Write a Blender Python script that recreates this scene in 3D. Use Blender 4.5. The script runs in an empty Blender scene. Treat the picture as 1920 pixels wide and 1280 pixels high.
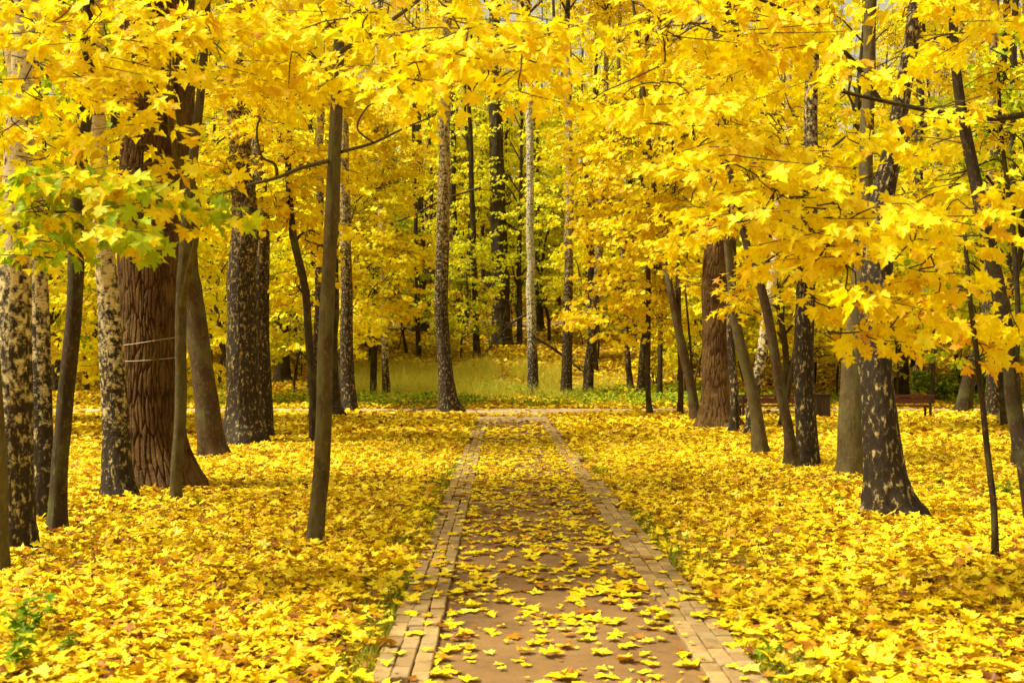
import bpy, math
import numpy as np
from math import radians, sin, cos, pi, sqrt, atan2

# ------------------------------------------------------------------ camera, sky, sun, exposure
scene = bpy.context.scene
COL = scene.collection
FPX = 2200.0                      # focal length in pixels of a 1920 px wide picture
CAM = np.array((0.0, 0.0, 1.7))
PITCH, YAW = math.atan(34 / FPX), math.atan(21 / FPX)
cam_data = bpy.data.cameras.new("camera")
cam = bpy.data.objects.new("camera", cam_data)
COL.objects.link(cam)
cam.location = CAM
cam.rotation_euler = (pi / 2 + PITCH, 0, -YAW)
cam_data.sensor_width = 36.0
cam_data.lens = FPX / 1920 * 36.0
cam_data.clip_end = 2000
cam_data.dof.use_dof = True
cam_data.dof.focus_distance = 18.0
cam_data.dof.aperture_fstop = 3.2
scene.camera = cam

SUN_EL, SUN_AZ = radians(57), radians(-100)      # azimuth from +Y (view direction) towards +X
world = bpy.data.worlds.new("World")
scene.world = world
world.use_nodes = True
wn = world.node_tree
bg = wn.nodes["Background"]
skyn = wn.nodes.new("ShaderNodeTexSky")
skyn.sky_type = 'NISHITA'
skyn.sun_disc = False
skyn.sun_elevation = SUN_EL
skyn.sun_rotation = SUN_AZ
skyn.air_density = 0.6
skyn.dust_density = 3.0
skyn.ozone_density = 0.3
hs = wn.nodes.new("ShaderNodeHueSaturation")            # thin bright cloud: much of the blue is gone
hs.inputs['Saturation'].default_value = 0.22
wn.links.new(skyn.outputs[0], hs.inputs['Color'])
wb = wn.nodes.new("ShaderNodeMix")
wb.data_type, wb.blend_type = 'RGBA', 'MULTIPLY'
wb.inputs[0].default_value = 1.0
wb.inputs[7].default_value = (1.0, 0.92, 0.58, 1)
wn.links.new(hs.outputs[0], wb.inputs[6])
wn.links.new(wb.outputs[2], bg.inputs[0])
bg.inputs[1].default_value = 0.12
sd = bpy.data.lights.new("sun", 'SUN')
sd.energy = 3.4
sd.angle = radians(14)
sd.color = (1.0, 0.94, 0.70)
sun = bpy.data.objects.new("sun", sd)
COL.objects.link(sun)
sun.rotation_euler = (pi / 2 - SUN_EL, 0, pi - SUN_AZ)
sun.location = (0, 0, 40)
vs = scene.view_settings
scene.display_settings.display_device = 'sRGB'
vs.view_transform = 'Standard'
vs.look = 'None'
vs.exposure = 0.97
vs.gamma = 1.0
scene.render.engine = 'CYCLES'
cy = scene.cycles
cy.use_denoising = True
cy.max_bounces = 8
cy.diffuse_bounces = 4
cy.glossy_bounces = 2
cy.transmission_bounces = 4
cy.caustics_reflective = False
cy.caustics_refractive = False

rng = np.random.default_rng(11)

# ------------------------------------------------------------------ picture <-> place
_f = np.array((sin(YAW) * cos(PITCH), cos(YAW) * cos(PITCH), sin(PITCH)))
_r = np.array((cos(YAW), -sin(YAW), 0.0))
_u = np.cross(_r, _f)


def ray(px, py):
    return _f + _r * ((px - 960) / FPX) + _u * ((640 - py) / FPX)


def at(px, py, d):
    """the point seen at (px, py) at ground distance y = d"""
    v = ray(px, py)
    return CAM + v * (d / v[1])


def vnoise(x, y, seed=0):
    x = np.asarray(x, float); y = np.asarray(y, float)
    xi = np.floor(x).astype(np.int64); yi = np.floor(y).astype(np.int64)
    xf = x - xi; yf = y - yi
    xf = xf * xf * (3 - 2 * xf); yf = yf * yf * (3 - 2 * yf)

    def h(a, b):
        n = (a * 374761393 + b * 668265263 + seed * 974711) & 0x7fffffff
        n = ((n ^ (n >> 13)) * 1274126177) & 0x7fffffff
        return ((n ^ (n >> 16)) & 0xffff) / 65535.0
    return (h(xi, yi) * (1 - xf) + h(xi + 1, yi) * xf) * (1 - yf) + (h(xi, yi + 1) * (1 - xf) + h(xi + 1, yi + 1) * xf) * yf


PX0, PX1 = -0.373, 1.088          # tread of the path
BAND = 0.31                       # width of the brick edging
END_Y, CR0, CR1 = 32.0, 34.6, 40.6


def smooth(a, b, x):
    t = np.clip((np.asarray(x, float) - a) / (b - a), 0, 1)
    return t * t * (3 - 2 * t)


def height(x, y):
    x = np.asarray(x, float); y = np.asarray(y, float)
    t = np.maximum(0, y - 46)
    z = 0.15 * (np.sqrt(t * t + 36) - 6)
    off = smooth(0.1, 1.6, np.abs(x - 0.36) - 1.05) * (1 - smooth(31, 34, y) * (1 - smooth(41, 45, y)))
    z = z + off * (0.13 * (vnoise(x * .35 + 9, y * .35 + 3, 1) - .35) + 0.05 * (vnoise(x * 1.3, y * 1.3, 2) - .5))
    z = z + smooth(50, 60, y) * 0.5 * (vnoise(x * .12 + 50, y * .12, 3) - .5)
    return z


def ground_hit(px, py):
    v = ray(px, py)
    lo = 3.0
    for s in np.arange(3.0, 220, 0.25):
        p = CAM + v * (s / v[1])
        if p[2] <= float(height(p[0], p[1])):
            return p
    return CAM + v * (90 / v[1])


# ------------------------------------------------------------------ linking and tagging
def link(name, mesh, mat=None, parent=None, loc=None):
    o = bpy.data.objects.new(name, mesh)
    o.color = (0, 0, 0, 1)
    COL.objects.link(o)
    if mat is not None:
        for m in (mat if isinstance(mat, (list, tuple)) else (mat,)):
            mesh.materials.append(m)
    if parent is not None:
        o.parent = parent
    if loc is not None:
        o.location = loc
    return o


def tag(o, label=None, cat=None, group=None, kind=None):
    if label: o["label"] = label
    if cat: o["category"] = cat
    if group: o["group"] = group
    if kind: o["kind"] = kind
    return o


def thing(name, label, cat, loc, group=None):
    o = bpy.data.objects.new(name, None)
    o.empty_display_size = 0.3
    COL.objects.link(o)
    o.location = loc
    return tag(o, label, cat, group)


class Mesh:
    """collects triangles / quads, builds ONE mesh"""
    def __init__(self):
        self.v, self.f3, self.f4, self.uv3, self.uv4, self.m3, self.m4, self.n = [], [], [], [], [], [], [], 0
        self.smooth = []

    def add(self, verts, tris=None, quads=None, uv=None, mat=0):
        verts = np.asarray(verts, float)
        if uv is None:
            uv = np.zeros((len(verts), 2))
        self.v.append(np.hstack([verts, np.asarray(uv, float)]))
        if tris is not None and len(tris):
            self.f3.append(np.asarray(tris, np.int64) + self.n)
            self.m3.append(np.full(len(tris), mat))
        if quads is not None and len(quads):
            self.f4.append(np.asarray(quads, np.int64) + self.n)
            self.m4.append(np.full(len(quads), mat))
        self.n += len(verts)

    def mesh(self, name, smooth=True, origin=(0, 0, 0), uv=True):
        V = np.vstack(self.v)
        f3 = np.vstack(self.f3) if self.f3 else np.zeros((0, 3), np.int64)
        f4 = np.vstack(self.f4) if self.f4 else np.zeros((0, 4), np.int64)
        m = bpy.data.meshes.new(name)
        m.vertices.add(len(V))
        m.vertices.foreach_set("co", (V[:, :3] - np.asarray(origin)).astype(np.float32).ravel())
        loops = np.concatenate([f3.ravel(), f4.ravel()]).astype(np.int32)
        m.loops.add(len(loops))
        m.loops.foreach_set("vertex_index", loops)
        np_ = len(f3) + len(f4)
        m.polygons.add(np_)
        starts = np.concatenate([np.arange(len(f3)) * 3, len(f3) * 3 + np.arange(len(f4)) * 4]).astype(np.int32)
        m.polygons.foreach_set("loop_start", starts)
        mi = np.concatenate([np.concatenate(self.m3) if self.m3 else np.zeros(0), np.concatenate(self.m4) if self.m4 else np.zeros(0)]).astype(np.int32)
        m.polygons.foreach_set("material_index", mi)
        m.polygons.foreach_set("use_smooth", np.full(np_, smooth))
        if uv:
            l = m.uv_layers.new(name="UVMap")
            l.data.foreach_set("uv", V[loops, 3:5].astype(np.float32).ravel())
        m.update(calc_edges=True)
        return m


def box(M, c, s, rz=0.0, bev=0.0, mat=0, tilt=0.0):
    """box centre c size s, chamfered vertical and top edges"""
    hx, hy, hz = s[0] / 2, s[1] / 2, s[2] / 2
    b = min(bev, hx * .9, hy * .9, hz * .9)
    ring = []
    if b > 0:
        prof = [(hx, hy - b), (hx - b, hy), (-hx + b, hy), (-hx, hy - b), (-hx, -hy + b), (-hx + b, -hy), (hx - b, -hy), (hx, -hy + b)]
        top = [(hx - b, hy - 2 * b), (hx - 2 * b, hy - b), (-hx + 2 * b, hy - b), (-hx + b, hy - 2 * b), (-hx + b, -hy + 2 * b), (-hx + 2 * b, -hy + b), (hx - 2 * b, -hy + b), (hx - b, -hy + 2 * b)]
        lv = [(top, -hz), (prof, -hz + b), (prof, hz - b), (top, hz)]
    else:
        prof = [(hx, hy), (-hx, hy), (-hx, -hy), (hx, -hy)]
        lv = [(prof, -hz), (prof, hz)]
    n = len(prof)
    for p, z in lv:
        ring += [(q[0], q[1], z) for q in p]
    V = np.array(ring)
    if tilt:
        ct, st = cos(tilt), sin(tilt)
        V = np.stack([V[:, 0], V[:, 1] * ct - V[:, 2] * st, V[:, 1] * st + V[:, 2] * ct], 1)
    cr, sr = cos(rz), sin(rz)
    V = np.stack([V[:, 0] * cr - V[:, 1] * sr, V[:, 0] * sr + V[:, 1] * cr, V[:, 2]], 1) + np.asarray(c)
    quads = []
    L = len(lv)
    for k in range(L - 1):
        for i in range(n):
            j = (i + 1) % n
            quads.append((k * n + i, k * n + j, (k + 1) * n + j, (k + 1) * n + i))
    tris = []
    for i in range(1, n - 1):
        tris.append((0, i + 1, i))
        t = (L - 1) * n
        tris.append((t, t + i, t + i + 1))
    M.add(V, tris, quads, mat=mat)


def spline(P, n):
    """Catmull-Rom through the rows of P (any number of columns), n samples, by length of the first 3"""
    P = np.asarray(P, float)
    if len(P) == 2:
        t = np.linspace(0, 1, n)[:, None]
        return P[0] * (1 - t) + P[1] * t
    Q = np.vstack([2 * P[0] - P[1], P, 2 * P[-1] - P[-2]])
    out = []
    for i in range(1, len(Q) - 2):
        t = np.linspace(0, 1, 24, endpoint=False)[:, None]
        a, b, c, d = Q[i - 1], Q[i], Q[i + 1], Q[i + 2]
        out.append(.5 * (2 * b + (c - a) * t + (2 * a - 5 * b + 4 * c - d) * t ** 2 + (3 * b - a - 3 * c + d) * t ** 3))
    out = np.vstack(out + [P[-1:]])
    s = np.concatenate([[0], np.cumsum(np.linalg.norm(np.diff(out[:, :3], axis=0), axis=1))])
    tt = np.linspace(0, s[-1], n)
    return np.stack([np.interp(tt, s, out[:, k]) for k in range(out.shape[1])], 1)


def tube(M, P, R, segs=6, mat=0, disp=None, v0=None):
    """tube along points P with radii R; disp(theta, v, r) gives a radius factor; UV in metres"""
    P = np.asarray(P, float); R = np.asarray(R, float)
    n = len(P)
    T = np.gradient(P, axis=0)
    T /= np.linalg.norm(T, axis=1)[:, None] + 1e-9
    ref = np.array((0.0, 1.0, 0.0)) if abs(T[:, 1]).mean() < .8 else np.array((1.0, 0, 0))
    A = np.cross(T, ref); A /= np.linalg.norm(A, axis=1)[:, None] + 1e-9
    B = np.cross(T, A)
    th = np.linspace(0, 2 * pi, segs + 1)
    s = np.concatenate([[0], np.cumsum(np.linalg.norm(np.diff(P, axis=0), axis=1))]) if v0 is None else v0
    TH, S = np.meshgrid(th, s)
    RR = np.repeat(R[:, None], segs + 1, 1)
    if disp is not None:
        TW = np.where(TH >= 2 * pi - 1e-9, 0, TH)
        RR = RR * disp(TW, S, RR)
    # seam at the far side (+Y)
    ang = TH + pi / 2
    V = P[:, None, :] + A[:, None, :] * (np.cos(ang) * RR)[..., None] + B[:, None, :] * (np.sin(ang) * RR)[..., None]
    uv = np.stack([TH * R.mean(), S], -1).reshape(-1, 2)
    i, j = np.meshgrid(np.arange(n - 1), np.arange(segs), indexing='ij')
    a = i * (segs + 1) + j
    q = np.stack([a, a + 1, a + segs + 2, a + segs + 1], -1).reshape(-1, 4)
    M.add(V.reshape(-1, 3), quads=q, uv=uv, mat=mat)


def voro_edge(u, v, seed, period=None):
    """distance to the cell edge of a jittered-grid Voronoi; u wraps at an integer period"""
    ui = np.floor(u).astype(np.int64); vi = np.floor(v).astype(np.int64)
    d1 = np.full(u.shape, 9.0); d2 = np.full(u.shape, 9.0); cid = np.zeros(u.shape)
    for du in (-1, 0, 1):
        for dv in (-1, 0, 1):
            a = ui + du; b = vi + dv
            aw = np.mod(a, period) if period else a
            n = (aw * 374761393 + b * 668265263 + seed * 974711) & 0x7fffffff
            n = ((n ^ (n >> 13)) * 1274126177) & 0x7fffffff
            h1 = ((n >> 3) & 1023) / 1023.0; h2 = ((n >> 14) & 1023) / 1023.0
            d = np.hypot(a + h1 - u, b + h2 - v)
            new = d < d1
            d2 = np.where(new, d1, np.minimum(d2, d)); cid = np.where(new, h1, cid); d1 = np.where(new, d, d1)
    return d2 - d1, cid


# ------------------------------------------------------------------ materials
def new_mat(name):
    m = bpy.data.materials.new(name)
    m.use_nodes = True
    nt = m.node_tree
    for n in list(nt.nodes): nt.nodes.remove(n)
    out = nt.nodes.new("ShaderNodeOutputMaterial")
    return m, nt, out


def N(nt, typ, **kw):
    n = nt.nodes.new(typ)
    for k, v in kw.items():
        if k == 'ins':
            for a, b in v.items(): n.inputs[a].default_value = b
        else:
            setattr(n, k, v)
    return n


def ramp(nt, src, stops, interp='LINEAR'):
    r = nt.nodes.new("ShaderNodeValToRGB")
    r.color_ramp.interpolation = interp
    el = r.color_ramp.elements
    while len(el) > 1: el.remove(el[-1])
    el[0].position, el[0].color = stops[0][0], (*stops[0][1], 1)
    for p, c in stops[1:]:
        e = el.new(p); e.color = (*c, 1)
    nt.links.new(src, r.inputs[0])
    return r.outputs[0]


def math_(nt, op, a, b=None, c=None, clamp=False):
    n = nt.nodes.new("ShaderNodeMath"); n.operation = op; n.use_clamp = clamp
    for i, x in enumerate((a, b, c)):
        if x is None: continue
        if isinstance(x, (int, float)): n.inputs[i].default_value = x
        else: nt.links.new(x, n.inputs[i])
    return n.outputs[0]


def mix(nt, fac, a, b, blend='MIX'):
    n = nt.nodes.new("ShaderNodeMix"); n.data_type = 'RGBA'; n.blend_type = blend
    for sock, x in ((n.inputs['Factor'], fac), (n.inputs['A'], a), (n.inputs['B'], b)):
        pass
    def put(sock, x):
        if isinstance(x, (int, float)): sock.default_value = x
        elif isinstance(x, tuple): sock.default_value = (*x, 1)
        else: nt.links.new(x, sock)
    put(n.inputs[0], fac); put(n.inputs[6], a); put(n.inputs[7], b)
    return n.outputs[2]


def maprange(nt, v, a, b, c=0.0, d=1.0):
    n = nt.nodes.new("ShaderNodeMapRange")
    nt.links.new(v, n.inputs[0])
    for i, x in enumerate((a, b, c, d)): n.inputs[i + 1].default_value = x
    return n.outputs[0]


def noise(nt, vec, scale, detail=3, rough=.55):
    n = N(nt, "ShaderNodeTexNoise", ins={'Scale': scale, 'Detail': detail, 'Roughness': rough})
    if vec is not None: nt.links.new(vec, n.inputs['Vector'])
    return n.outputs[0]


def leaf_material(name, stops, spots=True, trans=.42, gloss=.012, glow=None):
    """thin leaf: colour differs from leaf to leaf; object colour R = share of green leaves, G = share of orange ones"""
    m, nt, out = new_mat(name)
    g = N(nt, "ShaderNodeNewGeometry")
    rnd = g.outputs['Random Per Island']
    col = ramp(nt, rnd, stops)
    tc = N(nt, "ShaderNodeTexCoord").outputs['Object']
    oi = N(nt, "ShaderNodeObjectInfo")
    sep = N(nt, "ShaderNodeSeparateColor"); nt.links.new(oi.outputs['Color'], sep.inputs[0])
    r2 = math_(nt, 'FRACT', math_(nt, 'MULTIPLY', rnd, 37.7))
    r3 = math_(nt, 'FRACT', math_(nt, 'MULTIPLY', rnd, 91.3))
    big = noise(nt, tc, 1.3, 2)
    gm = math_(nt, 'MULTIPLY', math_(nt, 'SUBTRACT', math_(nt, 'ADD', sep.outputs[0], math_(nt, 'MULTIPLY', math_(nt, 'SUBTRACT', big, .5), .9)), r2), 3.0, clamp=True)
    gm = math_(nt, 'MULTIPLY', gm, math_(nt, 'GREATER_THAN', sep.outputs[0], .02))
    gcol = mix(nt, r3, (.17, .34, .012), (.50, .64, .015))
    col = mix(nt, gm, col, gcol)
    om = math_(nt, 'MULTIPLY', math_(nt, 'SUBTRACT', sep.outputs[1], r3), 4.0, clamp=True)
    col = mix(nt, om, col, mix(nt, r2, (.62, .26, .012), (.86, .42, .012)))
    blot = maprange(nt, noise(nt, tc, 18, 3), .52, .72)
    col = mix(nt, math_(nt, 'MULTIPLY', blot, .35), col, (.62, .33, .012))
    if spots:
        v = N(nt, "ShaderNodeTexVoronoi", ins={'Scale': 17.0}); nt.links.new(tc, v.inputs['Vector'])
        sp = maprange(nt, v.outputs['Distance'], .10, .15, 1, 0)
        on = N(nt, "ShaderNodeSeparateColor"); nt.links.new(v.outputs['Color'], on.inputs[0])
        sp = math_(nt, 'MULTIPLY', sp, math_(nt, 'GREATER_THAN', on.outputs[0], .6))
        col = mix(nt, math_(nt, 'MULTIPLY', sp, .75), col, (.10, .04, .008))
    dif = N(nt, "ShaderNodeBsdfDiffuse"); nt.links.new(col, dif.inputs[0])
    tr = N(nt, "ShaderNodeBsdfTranslucent"); nt.links.new(mix(nt, math_(nt, 'MULTIPLY', math_(nt, 'SUBTRACT', 1.0, gm), .6), col, glow) if glow else col, tr.inputs[0])
    mx = N(nt, "ShaderNodeMixShader", ins={0: trans}); nt.links.new(dif.outputs[0], mx.inputs[1]); nt.links.new(tr.outputs[0], mx.inputs[2])
    gl = N(nt, "ShaderNodeBsdfGlossy", ins={'Roughness': .5, 'Color': (1, 1, 1, 1)})
    m2 = N(nt, "ShaderNodeMixShader", ins={0: gloss}); nt.links.new(mx.outputs[0], m2.inputs[1]); nt.links.new(gl.outputs[0], m2.inputs[2])
    nt.links.new(m2.outputs[0], out.inputs[0])
    return m


YEL = [(0, (.50, .22, .012)), (.04, (.72, .40, .010)), (.16, (.84, .62, .006)), (.5, (.88, .73, .006)), (.82, (.90, .80, .008)), (1, (.92, .86, .03))]
LITTER = [(0, (.16, .055, .010)), (.07, (.32, .12, .010)), (.13, (.56, .25, .010)), (.24, (.70, .42, .006)), (.42, (.78, .56, .006)), (.8, (.84, .66, .008)), (.95, (.88, .74, .03)), (1, (.90, .80, .12))]
M_leaf = leaf_material("maple_leaf", YEL, glow=(.95, .80, .004))
M_leaf_far = leaf_material("distant_leaf", [(0, (.62, .38, .008)), (.10, (.82, .66, .008)), (.5, (.90, .82, .010)), (.85, (.86, .86, .015)), (1, (.70, .78, .02))], spots=False, trans=.44, glow=(.95, .84, .006))
M_litter = leaf_material("fallen_leaf", LITTER, trans=.12, gloss=.018)
M_birchleaf = leaf_material("birch_leaf", [(0, (.6, .3, .01)), (.3, (.82, .62, .01)), (1, (.90, .76, .02))], spots=False)
M_green = leaf_material("green_leaf", [(0, (.10, .20, .01)), (.5, (.22, .36, .015)), (.85, (.40, .48, .02)), (1, (.7, .6, .02))], spots=False, trans=.35)
M_grass = leaf_material("grass_blade", [(0, (.07, .13, .008)), (.6, (.17, .25, .012)), (1, (.42, .40, .03))], spots=False, trans=.25)
M_dry = leaf_material("dry_grass", [(0, (.36, .44, .03)), (.35, (.74, .68, .07)), (.7, (.80, .66, .12)), (1, (.42, .54, .03))], spots=False, trans=.5)


def principled(nt, out, col, rough=.8, bump=None, bs=.5, bd=.02, spec=.3):
    p = N(nt, "ShaderNodeBsdfPrincipled", ins={'Roughness': rough, 'Specular IOR Level': spec})
    if isinstance(col, tuple): p.inputs['Base Color'].default_value = (*col, 1)
    else: nt.links.new(col, p.inputs['Base Color'])
    if bump is not None:
        b = N(nt, "ShaderNodeBump", ins={'Strength': bs, 'Distance': bd})
        nt.links.new(bump, b.inputs['Height']); nt.links.new(b.outputs[0], p.inputs['Normal'])
    nt.links.new(p.outputs[0], out.inputs[0])
    return p


def uvmap(nt, sx, sy, offs_by_object=True):
    uv = N(nt, "ShaderNodeUVMap").outputs[0]
    mp = N(nt, "ShaderNodeMapping"); nt.links.new(uv, mp.inputs[0])
    mp.inputs['Scale'].default_value = (sx, sy, 1)
    if offs_by_object:
        oi = N(nt, "ShaderNodeObjectInfo")
        cx = N(nt, "ShaderNodeCombineXYZ")
        nt.links.new(math_(nt, 'MULTIPLY', oi.outputs['Random'], 53.0), cx.inputs[2])
        nt.links.new(cx.outputs[0], mp.inputs['Location'])
    return mp.outputs[0]


def bark_oak():
    m, nt, out = new_mat("oak_bark")
    t = uvmap(nt, 1, .28)
    n1 = noise(nt, t, 14, 6, .65)
    n2 = noise(nt, uvmap(nt, 1, .6), 48, 4, .7)
    n3 = noise(nt, uvmap(nt, 1, 1), 2.2, 3)
    c = ramp(nt, n1, [(.25, (.045, .019, .006)), (.5, (.105, .048, .014)), (.75, (.19, .098, .030))])
    c = mix(nt, maprange(nt, n3, .45, .7), c, mix(nt, .5, c, (.27, .17, .05)))
    h = math_(nt, 'ADD', n1, math_(nt, 'MULTIPLY', n2, 1.1))
    principled(nt, out, c, .9, h, 1.0, .03)
    return m


def bark_maple(name, dark, light):
    m, nt, out = new_mat(name)
    t = uvmap(nt, 1, .5); t2 = uvmap(nt, 1, .14)
    n1 = noise(nt, t, 9, 5, .6)
    n2 = noise(nt, t2, 55, 4, .65)
    n3 = noise(nt, t, 34, 3, .6)
    c = ramp(nt, n1, [(.3, dark), (.7, light)])
    c = mix(nt, maprange(nt, n3, .56, .70, 0, .42), c, (.22, .19, .085))
    c = mix(nt, maprange(nt, noise(nt, uvmap(nt, 1, 1), 2.1, 4), .5, .68, 0, .55), c, (.12, .125, .035))
    c = mix(nt, maprange(nt, n2, .3, .5, .45, 0), c, (.035, .02, .008))
    principled(nt, out, c, .85, math_(nt, 'ADD', n2, math_(nt, 'MULTIPLY', n1, .5)), .7, .012)
    return m


def bark_birch(name, black_top, h_ref, pale=(.74, .60, .32)):
    """cream bark, black bands and lozenges, blackening towards the foot over h_ref metres"""
    m, nt, out = new_mat(name)
    uv = N(nt, "ShaderNodeUVMap").outputs[0]
    sp = N(nt, "ShaderNodeSeparateXYZ"); nt.links.new(uv, sp.inputs[0])
    low = maprange(nt, sp.outputs[1], 0, h_ref, 1, 0)
    a = noise(nt, uvmap(nt, 1, .75), 16.0, 6, .7)          # blotches
    b = noise(nt, uvmap(nt, .8, 1.5), 8.0, 5, .68)         # bands
    l = noise(nt, uvmap(nt, .5, 6.0), 20.0, 2, .5)         # lenticels
    k = noise(nt, uvmap(nt, 1, .35), 26.0, 4, .65)         # plates at the foot
    blk = math_(nt, 'ADD', math_(nt, 'MULTIPLY', a, .62), math_(nt, 'MULTIPLY', b, .38))
    thr = math_(nt, 'ADD', math_(nt, 'MULTIPLY', math_(nt, 'POWER', low, 1.3), .20), black_top)
    blk = math_(nt, 'MULTIPLY', math_(nt, 'SUBTRACT', math_(nt, 'ADD', blk, thr), .62), 14.0, clamp=True)
    flecks = math_(nt, 'MULTIPLY', math_(nt, 'SUBTRACT', k, .555), 12.0, clamp=True)
    blk = math_(nt, 'MULTIPLY', blk, math_(nt, 'SUBTRACT', 1.0, math_(nt, 'MULTIPLY', flecks, .8)))
    len_ = math_(nt, 'MULTIPLY', maprange(nt, l, .57, .64), .8)
    c = ramp(nt, noise(nt, uvmap(nt, 1, 1), 3.5, 4), [(.3, tuple(x * .72 for x in pale)), (.7, pale)])
    c = mix(nt, len_, c, (.16, .09, .03))
    c = mix(nt, blk, c, ramp(nt, k, [(.3, (.010, .006, .003)), (.65, (.045, .026, .011))]))
    h = math_(nt, 'SUBTRACT', math_(nt, 'MULTIPLY', k, .7), math_(nt, 'MULTIPLY', blk, .6))
    principled(nt, out, c, .75, h, .9, .025)
    return m


M_oak = bark_oak()
M_maple = bark_maple("maple_bark", (.050, .034, .012), (.125, .088, .032))
M_dark = bark_maple("dark_bark", (.018, .010, .004), (.055, .031, .012))
M_redbrown = bark_maple("brown_bark", (.034, .016, .006), (.085, .044, .015))
M_birch = bark_birch("birch_bark", .072, 4.2)
M_birch_old = bark_birch("old_birch_bark", .135, 8.0, (.60, .45, .20))
M_birch_white = bark_birch("white_birch_bark", .125, 3.6, (.78, .72, .55))


def ground_material():
    m, nt, out = new_mat("leafy_soil")
    tc = N(nt, "ShaderNodeTexCoord").outputs['Object']
    v = N(nt, "ShaderNodeTexVoronoi", ins={'Scale': 9.0}); nt.links.new(tc, v.inputs['Vector'])
    s = N(nt, "ShaderNodeSeparateColor"); nt.links.new(v.outputs['Color'], s.inputs[0])
    leafc = ramp(nt, s.outputs[0], [(0, (.10, .045, .010)), (.35, (.28, .13, .012)), (.65, (.50, .28, .012)), (1, (.66, .42, .02))])
    n = noise(nt, tc, .5, 4)
    c = mix(nt, maprange(nt, n, .56, .70, 0, .6), leafc, (.13, .16, .015))
    n2 = noise(nt, tc, 22, 3)
    c = mix(nt, maprange(nt, n2, .45, .6, 0, .6), c, (.10, .05, .014))
    principled(nt, out, c, .95, math_(nt, 'ADD', v.outputs['Distance'], n2), .6, .04)
    return m


def path_material(name, c0, c1, c2):
    m, nt, out = new_mat(name)
    tc = N(nt, "ShaderNodeTexCoord").outputs['Object']
    n = noise(nt, tc, 1.1, 5, .6); g = noise(nt, tc, 130, 3, .7); f = noise(nt, tc, 420, 2)
    n4 = noise(nt, tc, 5.5, 6, .7)
    c = ramp(nt, math_(nt, 'ADD', math_(nt, 'MULTIPLY', n, .6), math_(nt, 'MULTIPLY', n4, .4)), [(.36, tuple(x * .7 for x in c0)), (.5, c1), (.66, c2)])
    c = mix(nt, maprange(nt, g, .55, .72, 0, .45), c, tuple(x * 1.7 for x in c2))
    c = mix(nt, maprange(nt, g, .45, .28, 0, .5), c, tuple(x * .45 for x in c0))
    principled(nt, out, c, .88, math_(nt, 'ADD', g, math_(nt, 'MULTIPLY', f, .5)), .5, .006)
    return m


def brick_material():
    m, nt, out = new_mat("paving_brick")
    g = N(nt, "ShaderNodeNewGeometry")
    tc = N(nt, "ShaderNodeTexCoord").outputs['Object']
    c = ramp(nt, g.outputs['Random Per Island'], [(0, (.27, .17, .075)), (.4, (.38, .245, .105)), (.75, (.44, .28, .115)), (1, (.34, .235, .12))])
    n = noise(nt, tc, 7, 6, .7); n2 = noise(nt, tc, 160, 2); n3 = noise(nt, tc, 1.6, 4)
    c = mix(nt, maprange(nt, n, .45, .68, 0, .75), c, (.15, .088, .032))
    c = mix(nt, maprange(nt, n3, .5, .7, 0, .5), c, (.16, .13, .035))
    principled(nt, out, c, .85, n2, .4, .004)
    return m


def paint_material(name, c, rough=.5, wear=(.2, .1, .05)):
    m, nt, out = new_mat(name)
    tc = N(nt, "ShaderNodeTexCoord").outputs['Object']
    mp = N(nt, "ShaderNodeMapping"); nt.links.new(tc, mp.inputs[0]); mp.inputs['Scale'].default_value = (1, 8, 8)
    n = noise(nt, mp.outputs[0], 3, 5, .6)
    col = mix(nt, maprange(nt, n, .5, .75, 0, .5), c, wear)
    principled(nt, out, col, rough, n, .2, .004)
    return m


M_ground = ground_material()
M_path = path_material("path_tread", (.16, .085, .030), (.215, .116, .042), (.27, .155, .06))
M_cross = path_material("sandy_gravel", (.42, .27, .15), (.52, .36, .21), (.60, .45, .29))
M_brick = brick_material()
M_bench = paint_material("bench_wood", (.080, .015, .009), .5, (.12, .03, .018))
M_iron = paint_material("dark_iron", (.03, .016, .012), .5, (.06, .03, .02))
M_bin = paint_material("bin_panel", (.050, .026, .012), .6, (.09, .05, .02))
M_cord = paint_material("cord", (.55, .47, .36), .7, (.36, .28, .18))

# ------------------------------------------------------------------ leaves
_half = [(.12, -.05), (.30, -.07), (.52, .03), (.36, .13), (.37, .20), (.20, .24), (.40, .36), (.46, .47), (.64, .55), (.43, .56), (.38, .64), (.16, .52), (.25, .72), (.13, .80)]
L0o = [(0, 0)] + _half + [(0, 1.02)] + [(-x, y) for x, y in reversed(_half)]
_h1 = [(.50, .0), (.21, .24), (.62, .54), (.17, .55)]
L1o = [(0, 0)] + _h1 + [(0, 1.0)] + [(-x, y) for x, y in reversed(_h1)]
_h2 = [(.42, .08), (.52, .56)]
L2o = [(0, 0)] + _h2 + [(0, 1.0)] + [(-x, y) for x, y in reversed(_h2)]


def template(o):
    o = np.array([(0, .30)] + o, float)
    n = len(o) - 1
    tri = np.array([(0, 1 + i, 1 + (i + 1) % n) for i in range(n)])
    return o, tri


LOD = [template(L0o), template(L1o), template(L2o)]
LOD.append((np.array([(0, 0), (.5, .45), (0, 1.0), (-.5, .45)]), np.array([(0, 1, 2), (0, 2, 3)])))


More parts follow.
